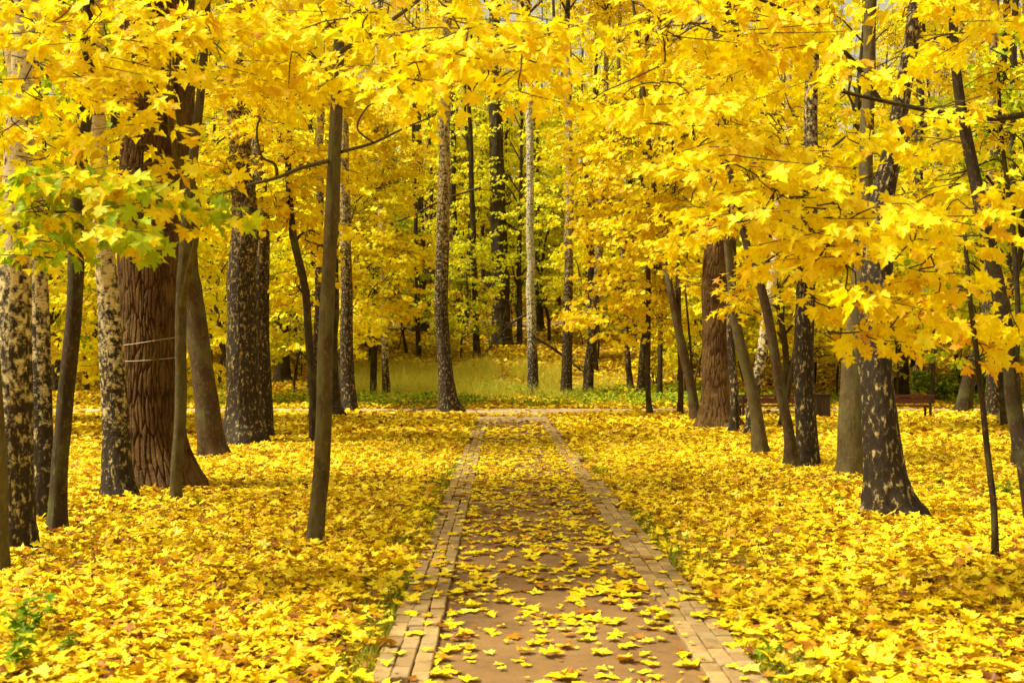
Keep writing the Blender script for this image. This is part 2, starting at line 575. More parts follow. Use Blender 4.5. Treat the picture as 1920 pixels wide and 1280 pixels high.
def add_leaves(M, P, T, Nn, S, lod, curl=.35, mat=0, r=rng, asp=1.0):
    """P positions, T midrib directions, Nn upper-side normals, S sizes"""
    k = len(P)
    if k == 0: return
    o, tri = LOD[lod]
    T = T / (np.linalg.norm(T, axis=1)[:, None] + 1e-9)
    B = np.cross(T, Nn); B /= np.linalg.norm(B, axis=1)[:, None] + 1e-9
    Nn = np.cross(B, T)
    x, y = o[:, 0] * asp, o[:, 1]
    fold = r.uniform(.0, .45, (k, 1)); cv = r.uniform(-.15, 1, (k, 1)) * curl; tw = r.uniform(-.35, .35, (k, 1)); ph = r.uniform(0, 6.3, (k, 1))
    X = np.repeat(x[None], k, 0); Y = np.repeat(y[None], k, 0)
    Z = np.abs(X) * fold - cv * (Y ** 2 + 1.4 * X ** 2) + tw * X * Y
    if lod < 2:
        rad = np.hypot(X, Y - .3)
        Z = Z + .10 * rad * np.sin(3 * np.arctan2(X, Y - .3) + ph)
    V = P[:, None] + S[:, None, None] * (X[..., None] * B[:, None] + Y[..., None] * T[:, None] + Z[..., None] * Nn[:, None])
    F = (np.arange(k) * len(o))[:, None, None] + tri[None]
    M.add(V.reshape(-1, 3), tris=F.reshape(-1, 3), mat=mat)


def crown_frames(az, r, k, pitch=(5, 65), roll=28):
    p = np.radians(r.uniform(pitch[0], pitch[1], k))
    T = np.stack([np.cos(az) * np.cos(p), np.sin(az) * np.cos(p), -np.sin(p)], 1)
    Nn = np.stack([np.cos(az) * np.sin(p), np.sin(az) * np.sin(p), np.cos(p)], 1)
    side = np.cross(T, Nn)
    a = np.radians(r.normal(0, roll, k))[:, None]
    return T, Nn * np.cos(a) + side * np.sin(a)


def fill_blob(leaves, wood, C, rad, nleaf, size, lod, limb_pt, r, per=26, spray_len=.9, mat=0, wmat=0, twig=.006, curl=.35, asp=1.0):
    """sprays of leaves filling an ellipsoid round C; every spray has a twig that starts on the limb"""
    C = np.asarray(C, float); rad = np.asarray(rad, float)
    ns = max(2, int(round(nleaf / per)))
    D = r.normal(0, 1, (ns, 3)); D /= np.linalg.norm(D, axis=1)[:, None]
    Q = C + D * rad * (r.uniform(0.03, 1, (ns, 1)) ** (1 / 2.2))
    vec = Q - np.asarray(limb_pt)
    az = np.arctan2(vec[:, 1], vec[:, 0]) + r.normal(0, .6, ns)
    L = spray_len * r.uniform(.6, 1.25, ns)
    up = r.uniform(-.25, .15, ns)
    ax = np.stack([np.cos(az), np.sin(az), up], 1)
    n = per
    t = r.uniform(0, 1, (ns, n))
    lat = r.uniform(-1, 1, (ns, n)) * .42 * L[:, None] * (1.05 - t * .7)
    sd_ = np.stack([-np.sin(az), np.cos(az), np.zeros(ns)], 1)
    P = Q[:, None] + ax[:, None] * (L[:, None] * (t - .5))[..., None] + sd_[:, None] * lat[..., None]
    P[..., 2] += -.16 * L[:, None] * t ** 2 - .22 * np.abs(lat) + r.normal(0, .05 * spray_len, (ns, n))
    la = az[:, None] + np.sign(lat) * r.uniform(.1, 1.5, (ns, n))
    T, Nn = crown_frames(la.ravel(), r, ns * n)
    S = size * r.uniform(.62, 1.18, ns * n)
    add_leaves(leaves, P.reshape(-1, 3), T, Nn, S, lod, curl=curl, mat=mat, r=r, asp=asp)
    if wood is not None:
        for i in range(ns):
            a = Q[i] - ax[i] * L[i] * .5; b = Q[i] + ax[i] * L[i] * .45 + (0, 0, -.08 * L[i])
            lp = np.asarray(limb_pt) + (C - np.asarray(limb_pt)) * r.uniform(.35, 1)
            mid = (lp + a) / 2 + r.normal(0, .035, 3)
            tube(wood, spline([lp, mid, a, b], 9), np.linspace(twig * 1.5, twig * .5, 9), 4, mat=wmat)


def limb(wood, a, b, r0, r1, r, sag=.12, n=10, segs=6, mat=0, wig=.05):
    a = np.asarray(a, float); b = np.asarray(b, float)
    L = np.linalg.norm(b - a)
    m1 = a + (b - a) * .35 + np.array((0, 0, sag * L)) + r.normal(0, wig * L, 3)
    m2 = a + (b - a) * .7 + np.array((0, 0, sag * .6 * L)) + r.normal(0, wig * L, 3)
    P = spline([a, m1, m2, b], n)
    tube(wood, P, np.linspace(r0, r1, n) , segs, mat=mat)
    return P

# ------------------------------------------------------------------ the ground, the path, the cross path
def build_ground():
    xs = np.unique(np.concatenate([np.linspace(-320, -40, 29), np.linspace(-40, -8, 65), np.linspace(-8, 8, 97), np.linspace(8, 40, 65), np.linspace(40, 320, 29)]))
    ys = np.unique(np.concatenate([np.linspace(-30, 4, 18), np.linspace(4, 60, 225), np.linspace(60, 110, 76), np.linspace(110, 420, 63)]))
    X, Y = np.meshgrid(xs, ys)
    Z = height(X, Y)
    on = ((np.abs(X - 0.36) < 1.25) & (Y < CR0)) | ((Y > CR0 - .6) & (Y < CR1 + .4))
    Z = np.where(on, Z - .03, Z)
    M = Mesh()
    n = len(xs)
    i, j = np.meshgrid(np.arange(len(ys) - 1), np.arange(n - 1), indexing='ij')
    a = i * n + j
    q = np.stack([a, a + 1, a + n + 1, a + n], -1).reshape(-1, 4)
    M.add(np.stack([X, Y, Z], -1).reshape(-1, 3), quads=q)
    tag(link("ground", M.mesh("ground", uv=False), M_ground), kind="structure")


def build_paths():
    M = Mesh()
    ys = np.linspace(-6, CR0 + .5, 60)
    M.add(np.array([(x, y, .004) for y in ys for x in (PX0 - .02, PX1 + .02)]),
          quads=[(2 * k, 2 * k + 1, 2 * k + 3, 2 * k + 2) for k in range(len(ys) - 1)])
    tag(link("path", M.mesh("path", uv=False), M_path), kind="structure")
    # the sandy path crossing at the end, its near edge curving round the corners
    M = Mesh()
    xs = np.concatenate([np.linspace(-70, -4, 34), np.linspace(-3.8, 5, 60), np.linspace(5.5, 70, 34)])
    dx = np.maximum(0, np.abs(xs - .36) - .95)
    near = CR0 + .9 + 1.6 * (1 - np.exp(-dx * .9)) + .35 * (vnoise(xs * .8, xs * 0, 4) - .5) - 3.4 * np.exp(-(dx / .6) ** 2)
    far = CR1 + .4 * (vnoise(xs * .7, xs * 0, 5) - .5)
    V = []
    for x, a, b in zip(xs, near, far):
        V += [(x, a + (b - a) * t, .009 + .03 * sin(pi * t) * 0) for t in (0, .33, .66, 1)]
    q = [(4 * k + c, 4 * k + 4 + c, 4 * k + 5 + c, 4 * k + 1 + c) for k in range(len(xs) - 1) for c in range(3)]
    M.add(np.array(V), quads=q)
    tag(link("cross_path", M.mesh("cross_path", uv=False), M_cross), kind="structure")
    # the level walk higher up the slope
    M = Mesh()
    xs = np.linspace(-70, 70, 180)
    V = []
    for x in xs:
        yc = 78 + 2.2 * sin(x * .06)
        for t in (-1.6, -.6, .6, 1.6):
            V.append((x, yc + t, float(height(x, yc + t)) + .10))
    q = [(4 * k + c, 4 * k + 4 + c, 4 * k + 5 + c, 4 * k + 1 + c) for k in range(len(xs) - 1) for c in range(3)]
    M.add(np.array(V), quads=q)
    tag(link("upper_path", M.mesh("upper_path", uv=False), M_path), kind="structure")
    # brick edging, three courses a side, one cross course
    for side in (0, 1):
        M = Mesh()
        for row in range(3):
            xc = (PX0 - .052 - row * .104) if side == 0 else (PX1 + .052 + row * .104)
            y = 3.5 + (row % 2) * .1
            while y < END_Y:
                skip = row == 2 and vnoise(np.array([y * .45 + side * 31]), np.array([.5]), 8)[0] > (.78 if y < 16 else .45)
                if not skip and not (row == 1 and rng.random() < .01):
                    box(M, (xc + rng.normal(0, .003), y + .1, .012 + rng.normal(0, .0035)), (.096, .192, .05), rz=rng.normal(0, .012), bev=.006, tilt=rng.normal(0, .008))
                y += .2
        tag(link("brick_edging", M.mesh("brick_edging", smooth=False, uv=False), M_brick), kind="structure")
    M = Mesh()
    x = PX0 + .10
    while x < PX1 - .05:
        box(M, (x, 13.75 + rng.normal(0, .004), .010 + rng.normal(0, .003)), (.192, .098, .05), rz=rng.normal(0, .012), bev=.006)
        x += .2
    tag(link("brick_cross_course", M.mesh("brick_cross_course", smooth=False, uv=False), M_brick), kind="structure")


def path_zone(x, y):
    return (x > PX0 - BAND) & (x < PX1 + BAND) & (y < CR0 + .3)


def build_litter():
    M = Mesh()
    r = np.random.default_rng(5)
    CLEAR.sort()
    for (y0, y1, dens, lod, smin, smax) in ((4.6, 9.5, 520, 0, .050, .112), (9.5, 15, 470, 0, .050, .112), (15, 24, 340, 1, .055, .125), (24, 36, 190, 2, .08, .15), (36, 52, 110, 2, .11, .19), (52, 72, 42, 3, .17, .28), (72, 120, 20, 3, .22, .36)):
        hw = .50 * y1 + 1.5
        n = int(dens * 2 * hw * (y1 - y0))
        x = r.uniform(-hw, hw, n); y = r.uniform(y0, y1, n)
        keep = np.abs(x) < .485 * y + 1.4
        pz = path_zone(x, y)
        prob = np.ones(n)
        # patches where grass or bare soil shows
        g = vnoise(x * .55 + 3, y * .40, 21)
        prob = np.where(g > .80, .5, prob)
        edge = np.maximum(PX0 - BAND - x, x - PX1 - BAND)
        eg = vnoise(y * .8 + 7, (x > 0) * 9.0, 22)
        prob = np.where((edge > -.02) & (edge < .35) & (y < CR0) & (eg > .45), .50, prob)
        # the tread and the bricks
        c = vnoise(x * 2.2, y * 1.3, 23)
        base = np.interp(y, [5, 8, 11, 14, 16, 20, 27, 31, 34], [.11, .14, .17, .20, .42, .42, .28, .10, .03])
        inband = (x < PX0) | (x > PX1)
        pp = base * (.45 + 1.2 * c) * np.where(inband, np.where(y < 11, .5, .22), 1.0)
        # leaves drift against the inner edges
        inn = np.minimum(x - PX0, PX1 - x)
        pp = pp * np.where((inn > 0) & (inn < .3), 1.35, 1.0)
        prob = np.where(pz, pp, np.where((edge < .06) & (y < CR0), prob * .5, prob))
        # the crossing
        dx = np.maximum(0, np.abs(x - .36) - .95)
        nearedge = CR0 + .9 + 1.6 * (1 - np.exp(-dx * .9))
        cr = (y > nearedge) & (y < CR1)
        prob = np.where(cr, .02 + .06 * (vnoise(x * .9, y * .9, 24) > .62), prob)
        # the grassy strip beyond
        gs = (y > 44) & (y < 56) & (x > -9) & (x < 8)
        prob = np.where(gs, prob * .75, prob)
        keep &= r.random(n) < prob
        up = (np.abs(y - (78 + 2.2 * np.sin(x * .06))) < 1.5)
        keep &= ~(up & (r.random(n) < .8))
        for (tx, ty, tr) in CLEAR:
            if y0 - 1 < ty < y1 + 1:
                keep &= ((x - tx) ** 2 + (y - ty) ** 2) > (tr * .74) ** 2
        x, y, pz, cr = x[keep], y[keep], pz[keep], cr[keep]
        n = len(x)
        flat = pz | cr
        s = r.uniform(smin, smax, n)
        s = np.where(flat & (r.random(n) < .42), s * r.uniform(.3, .6, n), s)
        s = np.where(flat, s * 1.22, s)
        s = np.where(~flat & (r.random(n) < .34), s * r.uniform(.35, .75, n), s)
        z = height(x, y) + np.where(flat, .040 * ((x < PX0) | (x > PX1)) * pz + .012 + r.uniform(0, .012, n), r.uniform(.0, .075, n) + .012)
        z = np.where(pz | cr, np.where(pz, .014 + .030 * ((x < PX0) | (x > PX1)), .02) + r.uniform(0, .012, n), z)
        a = r.uniform(0, 2 * pi, n)
        tilt = np.radians(np.where(flat, np.abs(r.normal(0, 5, n)), np.abs(r.normal(0, 24, n))))
        ta = r.uniform(0, 2 * pi, n)
        Nn = np.stack([np.sin(tilt) * np.cos(ta), np.sin(tilt) * np.sin(ta), np.cos(tilt)], 1)
        fl = (r.random(n) < .35) & ~flat
        Nn[fl] *= -1
        T = np.stack([np.cos(a), np.sin(a), np.zeros(n)], 1)
        T -= Nn * (T * Nn).sum(1)[:, None]
        for f, cu in ((flat, .09), (~flat, .40)):
            add_leaves(M, np.stack([x, y, z], 1)[f], T[f], Nn[f], s[f], lod, curl=cu, r=r)
    o = link("fallen_leaves", M.mesh("fallen_leaves", smooth=False, uv=False), M_litter)
    tag(o, "yellow maple leaves carpeting the ground and strewn over the path", "leaves", kind="stuff")


def blades(M, x, y, z, h, w, r, lean=.5):
    n = len(x)
    a = r.uniform(0, 2 * pi, n); la = r.uniform(0, 2 * pi, n); ln = r.uniform(.1, lean, n) * h
    dx, dy = np.cos(a) * w / 2, np.sin(a) * w / 2
    lx, ly = np.cos(la) * ln, np.sin(la) * ln
    V = np.stack([np.stack([x - dx, y - dy, z], 1), np.stack([x + dx, y + dy, z], 1),
                  np.stack([x + lx * .35 - dx * .7, y + ly * .35 - dy * .7, z + h * .6], 1), np.stack([x + lx * .35 + dx * .7, y + ly * .35 + dy * .7, z + h * .6], 1),
                  np.stack([x + lx, y + ly, z + h], 1)], 1)
    k = (np.arange(n) * 5)[:, None, None]
    F = np.array([(0, 1, 3), (0, 3, 2), (2, 3, 4)])[None] + k
    M.add(V.reshape(-1, 3), tris=F.reshape(-1, 3))


def build_grass():
    r = np.random.default_rng(8)
    M = Mesh()
    # tufts along the outer edges of the bricks
    n = 15000
    y = 5 + r.random(n) ** 1.3 * 28
    side = r.random(n) < .5
    off = np.abs(r.normal(.02, .16, n))
    x = np.where(side, PX1 + BAND + off, PX0 - BAND - off)
    eg = vnoise(y * .8 + 7, side * 9.0, 22)
    k = eg > .47
    x, y = x[k], y[k]
    blades(M, x, y, height(x, y), r.uniform(.04, .12, len(x)), r.uniform(.004, .008, len(x)), r, 1.2)
    # green showing through the carpet
    n = 60000
    y = 6 + r.random(n) * 27; x = r.uniform(-1, 1, n) * (.5 * y + 1)
    k = (vnoise(x * .55 + 3, y * .40, 21) > .80) & ~path_zone(x, y)
    x, y = x[k], y[k]
    blades(M, x, y, height(x, y), r.uniform(.06, .15, len(x)), r.uniform(.005, .010, len(x)), r, 1.1)
    # lawn patches near the crossing and behind it
    n = 26000
    x = r.uniform(-26, 26, n); y = r.uniform(29, 47, n)
    g = vnoise(x * .35 + 20, y * .35, 31)
    k = ((g > .60) & (y < CR0) & ~path_zone(x, y)) | ((y > CR1 + .5) & (g > .42))
    x, y = x[k], y[k]
    blades(M, x, y, height(x, y), r.uniform(.06, .20, len(x)), r.uniform(.010, .02, len(x)), r, .9)
    tag(link("grass", M.mesh("grass", smooth=False, uv=False), M_grass), "short green grass along the brick edging and beyond the crossing", "grass", kind="stuff")
    # tall dry grass at the foot of the slope
    M = Mesh()
    n = 42000
    x = r.uniform(-12, 9, n); y = r.uniform(45, 58, n)
    g = vnoise(x * .4, y * .4, 33) * .6 + .5 * np.exp(-((x + 2.5) / 5.0) ** 2)
    k = (g > .52) & (vnoise(x * 1.7, y * 1.1, 37) > .28)
    x, y = x[k], y[k]
    blades(M, x, y, height(x, y) - .02, r.uniform(.28, 1.05, len(x)) * (.40 + 1.0 * vnoise(x * .9, y * .9, 36)) * np.where(y < 47, .6, 1), r.uniform(.008, .020, len(x)), r, .95)
    tag(link("tall_grass", M.mesh("tall_grass", smooth=False, uv=False), M_dry), "tall straw coloured grass at the foot of the wooded slope", "grass", kind="stuff")
    # leafy green ground cover
    M = Mesh()
    n = 30000
    x = r.uniform(-14, 26, n); y = r.uniform(41.4, 52, n)
    g = vnoise(x * .5, y * .6 + 40, 35)
    k = (g + .25 * np.exp(-((x - 5) / 4) ** 2) - .035 * np.maximum(0, y - 46) > .55)
    x, y = x[k], y[k]
    n = len(x)
    T, Nn = crown_frames(r.uniform(0, 6.3, n), r, n, (-30, 40))
    add_leaves(M, np.stack([x, y, height(x, y) + r.uniform(.02, .36, n) * (.4 + g[k])], 1), T, Nn, r.uniform(.06, .15, n), 2, r=r)
    o = link("ground_cover", M.mesh("ground_cover", smooth=False, uv=False), M_green)
    tag(o, "low green leafy plants beside the sandy crossing", "ground cover", kind="stuff")


# ------------------------------------------------------------------ trees
CLEAR = []
BARK = dict(oak=M_oak, maple=M_maple, dark=M_dark, brown=M_redbrown, birch=M_birch, oldbirch=M_birch_old, whitebirch=M_birch_white)


def bark_disp(kind, seed, flare, R0):
    s0 = seed * 17.3

    def f(th, v, rr):
        lob = 5 + seed % 3
        fl = np.exp(-np.maximum(v - .05, 0) / (.45 * max(R0, .08) + .06))
        k = 1 + flare * fl * (.62 + .38 * np.cos(lob * th + seed) + .2 * np.cos(3 * th + seed * 2.1))
        k = k + .035 * np.cos(2 * th + v * .7 + seed) + .03 * np.cos(3 * th - v * 1.1 + seed * 1.7)
        if kind == 'oak':
            per = int(round(2 * pi * R0 / (.052 if seed < 10 else .085)))
            w = .75 * (vnoise(th * 3 + s0, v * 2.2, 5) - .5)
            u = (th / (2 * pi)) * per + w * 2.0
            e, cid = voro_edge(u, v * 2.5 + s0, 7 + seed, per)
            ridge = np.clip((e - .03) / .17, 0, 1) ** .6
            k = k + (.115 * ridge + .030 * cid - .085 + .012 * (vnoise(u * 4, v * 40, 9) - .5)) * (.46 / R0)
        elif kind in ('birch', 'oldbirch', 'whitebirch'):
            low = np.clip(1 - v / (7.0 if kind == 'oldbirch' else 3.2), 0, 1)
            per = max(8, int(round(2 * pi * R0 / .07)))
            u = (th / (2 * pi)) * per + .8 * (vnoise(th * 3 + s0, v * 3, 5) - .5)
            e, cid = voro_edge(u, v * 7 + s0, 3 + seed, per)
            k = k + low * (.07 * np.clip(e / .35, 0, 1) - .035 + .03 * (cid - .5))
            k = k + .022 * (vnoise(th * 1.2 + s0, v * 5, 11) - .5)
        else:
            k = k + .16 * (vnoise(th * 2 / pi * 1.5 + s0, v * 3.1, 12) - .5) * (1 - np.abs(th - pi) / pi) + .10 * np.maximum(0, vnoise(th * 0 + s0, v * 2.7, 13) - .72) / .28
        return k
    return f


class Tree:
    """root empty > trunk (with limbs) and crown"""
    count = 0

    def __init__(self, name, kind, label, cat, pts, d=None, flare=.5, group=None, pull=1.0):
        Tree.count += 1
        self.seed = Tree.count
        self.r = np.random.default_rng(100 + self.seed)
        self.kind = kind
        b = ground_hit(pts[0][0], pts[0][1]) if d is None else at(pts[0][0], pts[0][1], d)
        self.d = b[1]
        self.base = np.array((b[0], b[1], float(height(b[0], b[1]))))
        P, W = [], []
        nn = len(pts)
        for i, (px, py, w) in enumerate(pts):
            q = at(px, py, self.d)
            P.append(q); W.append(w / 2 / FPX * self.d)
        P = np.array(P)
        P[0] = self.base - (0, 0, .06)
        if nn > 2:                      # gentle sway in depth too
            P[1:, 1] += np.cumsum(self.r.normal(0, .05, nn - 1)) * (self.d / 25)
        self.R0 = W[0]
        H = P[-1][2] - P[0][2]
        near = self.d < 22
        n = int(np.clip(H / ((.025 if near else .04) if kind == 'oak' else .05 if near else .12), 24, 420))
        segs = (380 if near else 200) if kind == 'oak' else (40 if near else 24 if self.d < 45 else 12)
        S = spline(np.hstack([P, np.array(W)[:, None]]), n)
        self.P, self.R = S[:, :3], S[:, 3]
        hz = self.P[:, 2] - self.base[2]
        amp = min(.035, self.R0 * .45) * smooth(.15, .8, hz)
        self.P[:, 0] += amp * 2 * (vnoise(hz * .9, hz * 0 + self.seed, 61) - .5)
        self.P[:, 1] += amp * 2 * (vnoise(hz * .8, hz * 0 + self.seed, 62) - .5)
        self.wood, self.leaf = Mesh(), Mesh()
        fk = kind if self.d < 50 else 'plain'
        v0 = self.P[:, 2] - self.base[2]
        tube(self.wood, self.P, self.R, segs, disp=bark_disp(fk, self.seed, flare, self.R0), v0=v0 if np.all(np.diff(v0) > 0) else None)
        k = self.P[:, 2] > self.base[2] + 1.5
        self.nodes = [np.hstack([self.P[k][::3], self.R[k][::3, None]])]
        CLEAR.append((self.base[0], self.base[1], self.R0 * (1 + flare * .5)))
        self.root = thing(name, label, cat, self.base, group)
        self.tint = (0, 0, 0, 1)
        self.leafmat = M_leaf

    def on_trunk(self, z):
        i = int(np.argmin(np.abs(self.P[:, 2] - z)))
        return self.P[i], self.R[i]

    def branch(self, pts, dd=0.0, w0=6, w1=2, segs=6):
        """a limb traced through picture points; dd = depth offset of its end in metres"""
        n = len(pts)
        Q = np.array([at(px, py, self.d + dd * i / (n - 1)) for i, (px, py) in enumerate(pts)])
        Q = np.hstack([Q, np.linspace(w0, w1, n)[:, None] / 2 / FPX * self.d])
        S = spline(Q, 8 * n)
        tube(self.wood, S[:, :3], S[:, 3], segs)
        self.nodes.append(S[4:])
        return S

    def blob(self, px, py, rx, ry, dd=0.0, rd=None, cov=1.3, size=.15, lod=None, from_z=None, limb_w=None, per=24, curl=.35, link_limb=True, spray=.9):
        d = self.d + dd
        C = at(px, py, d)
        k = d / FPX
        rad = np.array((rx * k, rd if rd else max(.5, .8 * (rx + ry) / 2 * k), ry * k))
        if lod is None:
            lod = 0 if d < 13 else 1 if d < 24 else 2
        lp = .28 * (size * FPX / d) ** 2
        n = int(cov * pi * rx * ry / lp)
        nd = np.vstack(self.nodes)
        v = C - nd[:, :3]
        hd = np.hypot(v[:, 0], v[:, 1])
        cost = np.linalg.norm(v, axis=1) + .8 * np.abs(v[:, 2] - .35 * hd) + self.r.uniform(0, .5, len(nd))
        i = int(np.argmin(cost))
        a, ra = nd[i, :3], nd[i, 3]
        if link_limb:
            r0 = min(ra * .6, .04) if limb_w is None else min(limb_w, ra * .8)
            L = limb(self.wood, a, C, r0, min(.008, r0 * .6), self.r)
            self.nodes.append(np.hstack([L[2:], np.linspace(r0, r0 * .4, len(L))[2:, None]]))
        fill_blob(self.leaf, self.wood, C, rad, n, size, lod, a, self.r, per=per, spray_len=spray, curl=curl, twig=.0042 if d < 13 else .006)

    def done(self, tint=None):
        bn = "trunk"
        tr = link(bn, self.wood.mesh(bn, origin=self.base), BARK[self.kind], self.root)
        if self.leaf.n:
            cr = link("crown", self.leaf.mesh("crown", smooth=False, origin=self.base, uv=False), self.leafmat, self.root)
            cr.color = tint or self.tint
            self.crown = cr
        return self


build_ground()
build_paths()

# shared high crowns for the tall trees whose tops pass out of sight
def shared_crown(seed, rad, nleaf, size, lod, mat, name="crown"):
    r = np.random.default_rng(seed)
    M = Mesh()
    for k in range(9):
        c = np.array((r.normal(0, .42) * rad[0], r.normal(0, .42) * rad[1], r.uniform(-.7, .8) * rad[2]))
        fill_blob(M, None, c, np.array(rad) * r.uniform(.35, .55), nleaf / 9, size, lod, (0, 0, c[2] - 1), r, per=22, spray_len=1.1, asp=.8)
    m = M.mesh(name, smooth=False, uv=False)
    m.materials.append(mat)
    return m


HI = [shared_crown(200 + k, (2.6, 2.6, 3.4), 2600, .17, 3, M_birchleaf) for k in range(3)]


def tall(name, kind, label, cat, pts, d=None, flare=.5, hi=True, hidden_top=3.5, tint=None):
    t = Tree(name, kind, label, cat, pts, d, flare)
    if hi:
        top, R = t.P[-1], t.R[-1]
        h = hidden_top
        q = np.array([top - (t.P[-1] - t.P[-3]), top, top + (.1, .2, h * .5), top + (.15, .1, h)])
        tube(t.wood, spline(q, 10), np.linspace(R, R * .35, 10), 10)
        for a in np.linspace(0, 6.28, 6)[:-1] + t.seed:
            e = top + np.array((cos(a) * 1.6, sin(a) * 1.6, h * .5 + .6 * sin(a * 3)))
            limb(t.wood, top + (0, 0, h * .1), e, R * .4, R * .12, t.r)
        t.done()
        c = link("crown", HI[t.seed % 3], None, t.root)
        c.location = top + (0.1, .1, h * .75) - t.base
        c.rotation_euler = (0, 0, t.seed * 1.7)
        c.color = tint or (.05, .1, 0, 1)
    else:
        t.done()
    return t


# ---- big and pale trunks, left of the path
tall("birch_tree", "birch", "thick pale birch with a blackened foot, second trunk from the photo's left edge", "birch",
     [(37, 1035, 58), (38, 880, 54), (39, 700, 56), (40, 520, 54), (50, 150, 46), (53, -90, 44)], flare=.25)
tall("birch_tree", "birch", "mottled birch partly hidden behind the thick pale birch and the dark leaning maple", "birch",
     [(82, 985, 44), (80, 850, 40), (76, 700, 36), (68, 520, 34), (42, 250, 30), (12, 60, 28), (5, -90, 26)], flare=.2)
tall("birch_tree", "birch", "slender birch with black knots standing close against the giant oak", "birch",
     [(223, 937, 60), (215, 830, 50), (208, 700, 46), (200, 560, 40), (197, 470, 38), (190, 330, 35), (180, 100, 30), (176, -90, 28)], flare=.3)
OAK_LEFT = tall("oak_tree", "oak", "giant oak with deeply furrowed brown bark and white cords tied round it", "oak",
     [(302, 918, 132), (290, 830, 114), (280, 700, 110), (277, 560, 108), (278, 460, 108), (284, 250, 112), (288, 100, 114), (290, -90, 104)], flare=.30)
tall("linden_tree", "brown", "smooth brown trunk leaning left, between the giant oak and the twin birches", "tree",
     [(402, 860, 56), (388, 780, 48), (372, 680, 42), (356, 580, 42), (345, 460, 38), (342, 300, 34), (346, 140, 30), (352, -80, 26)], flare=.3)
tall("birch_tree", "oldbirch", "stout old birch with rough dark bark flecked with yellow, left of the pair", "birch",
     [(458, 836, 88), (455, 760, 64), (452, 660, 58), (453, 540, 52), (455, 420, 48), (446, 240, 40), (436, 60, 36), (430, -80, 32)], flare=.35)
tall("birch_tree", "oldbirch", "slimmer grey flecked birch right against the stout old birch", "birch",
     [(494, 824, 38), (493, 740, 34), (492, 640, 32), (490, 520, 31), (487, 400, 28), (480, 240, 25), (470, -60, 20)], flare=.2)
tall("birch_tree", "oldbirch", "dark flecked birch just left of the slim bare maple, beside the crossing", "birch",
     [(590, 787, 24), (592, 720, 20), (595, 640, 19), (596, 540, 17), (598, 300, 15), (600, -40, 12)], flare=.3)
tall("linden_tree", "dark", "black trunk with a flared foot just right of the slim bare maple", "tree",
     [(627, 783, 34), (625, 730, 20), (624, 660, 17), (626, 560, 16), (632, 300, 14), (640, -40, 11)], flare=.6)
tall("birch_tree", "oldbirch", "stocky fleck barked birch at the left edge of the sandy crossing", "birch",
     [(655, 772, 32), (653, 720, 27), (650, 640, 25), (649, 540, 23), (645, 320, 19), (640, -40, 16)], flare=.2)
tall("birch_tree", "birch", "thin pale birch standing alone in the grass left of the tall leaning trunk", "birch",
     [(725, 751, 18), (723, 690, 14), (720, 600, 14), (718, 500, 12), (714, 330, 10), (708, 60, 8)], flare=.2)
tall("birch_tree", "oldbirch", "tall brown birch with a flared foot at the left corner of the crossing", "birch",
     [(843, 775, 48), (838, 735, 34), (832, 660, 27), (829, 560, 25), (830, 440, 24), (834, 300, 22), (838, 80, 18), (840, -60, 16)], flare=.45)
tall("birch_tree", "whitebirch", "bright white birch standing straight beyond the end of the path", "birch",
     [(1000, 742, 24), (999, 690, 20), (997, 600, 17), (995, 480, 15), (994, 340, 14), (992, 180, 12), (990, 40, 10)], flare=.2)
tall("birch_tree", "oldbirch", "mottled birch with green plants at its foot, right of the bright white birch", "birch",
     [(1062, 746, 24), (1063, 680, 19), (1064, 600, 18), (1066, 480, 17), (1067, 340, 15), (1066, 200, 13), (1064, 40, 11)], flare=.25)
tall("birch_tree", "oldbirch", "short dark lower trunk of a birch leaning right, third birch beyond the path end", "birch",
     [(1102, 742, 20), (1105, 690, 19), (1112, 610, 17), (1120, 500, 15), (1126, 380, 13), (1134, 200, 11), (1140, 40, 9)], flare=.15)
tall("birch_tree", "oldbirch", "thin crooked birch in the green plants behind the right corner of the crossing", "birch",
     [(1182, 731, 12), (1178, 680, 11), (1174, 620, 10), (1170, 520, 9), (1164, 340, 8), (1160, 100, 7)])
tall("birch_tree", "oldbirch", "mossy stump-like birch trunk behind the thin maple at the crossing's right corner", "birch",
     [(1203, 738, 20), (1205, 690, 16), (1207, 620, 15), (1210, 500, 13), (1212, 300, 11), (1214, 80, 9)], flare=.3)
# ---- right of the path
tall("oak_tree", "oak", "broad furrowed oak with root flare among slim maples right of the path", "oak",
     [(1348, 805, 74), (1343, 750, 60), (1340, 660, 52), (1341, 560, 50), (1346, 460, 52), (1352, 300, 46), (1358, 60, 42), (1360, -80, 40)], flare=.5)
tall("birch_tree", "oldbirch", "thin black birch with white flecks growing against the right side of the broad oak", "birch",
     [(1376, 813, 20), (1376, 750, 17), (1374, 660, 15), (1372, 560, 14), (1376, 400, 12), (1380, 100, 10)])
tall("birch_tree", "birch", "forked birch leaning right in front of the long dark bench", "birch",
     [(1403, 820, 20), (1412, 760, 21), (1427, 680, 21), (1436, 600, 20), (1446, 520, 17), (1460, 400, 14), (1478, 200, 12), (1490, -40, 10)])
tall("birch_tree", "oldbirch", "straight birch with dark scaly lower bark beside the dark litter bin", "birch",
     [(1516, 880, 46), (1511, 800, 38), (1507, 700, 36), (1509, 590, 34), (1514, 480, 32), (1520, 340, 28), (1526, 100, 24), (1530, -80, 20)], flare=.25)
tall("linden_tree", "maple", "thick smooth grey trunk half hidden behind the foremost birch", "tree",
     [(1600, 896, 66), (1598, 840, 54), (1597, 760, 44), (1600, 660, 36), (1610, 540, 32), (1622, 380, 28), (1630, 100, 24), (1636, -80, 20)], flare=.2)
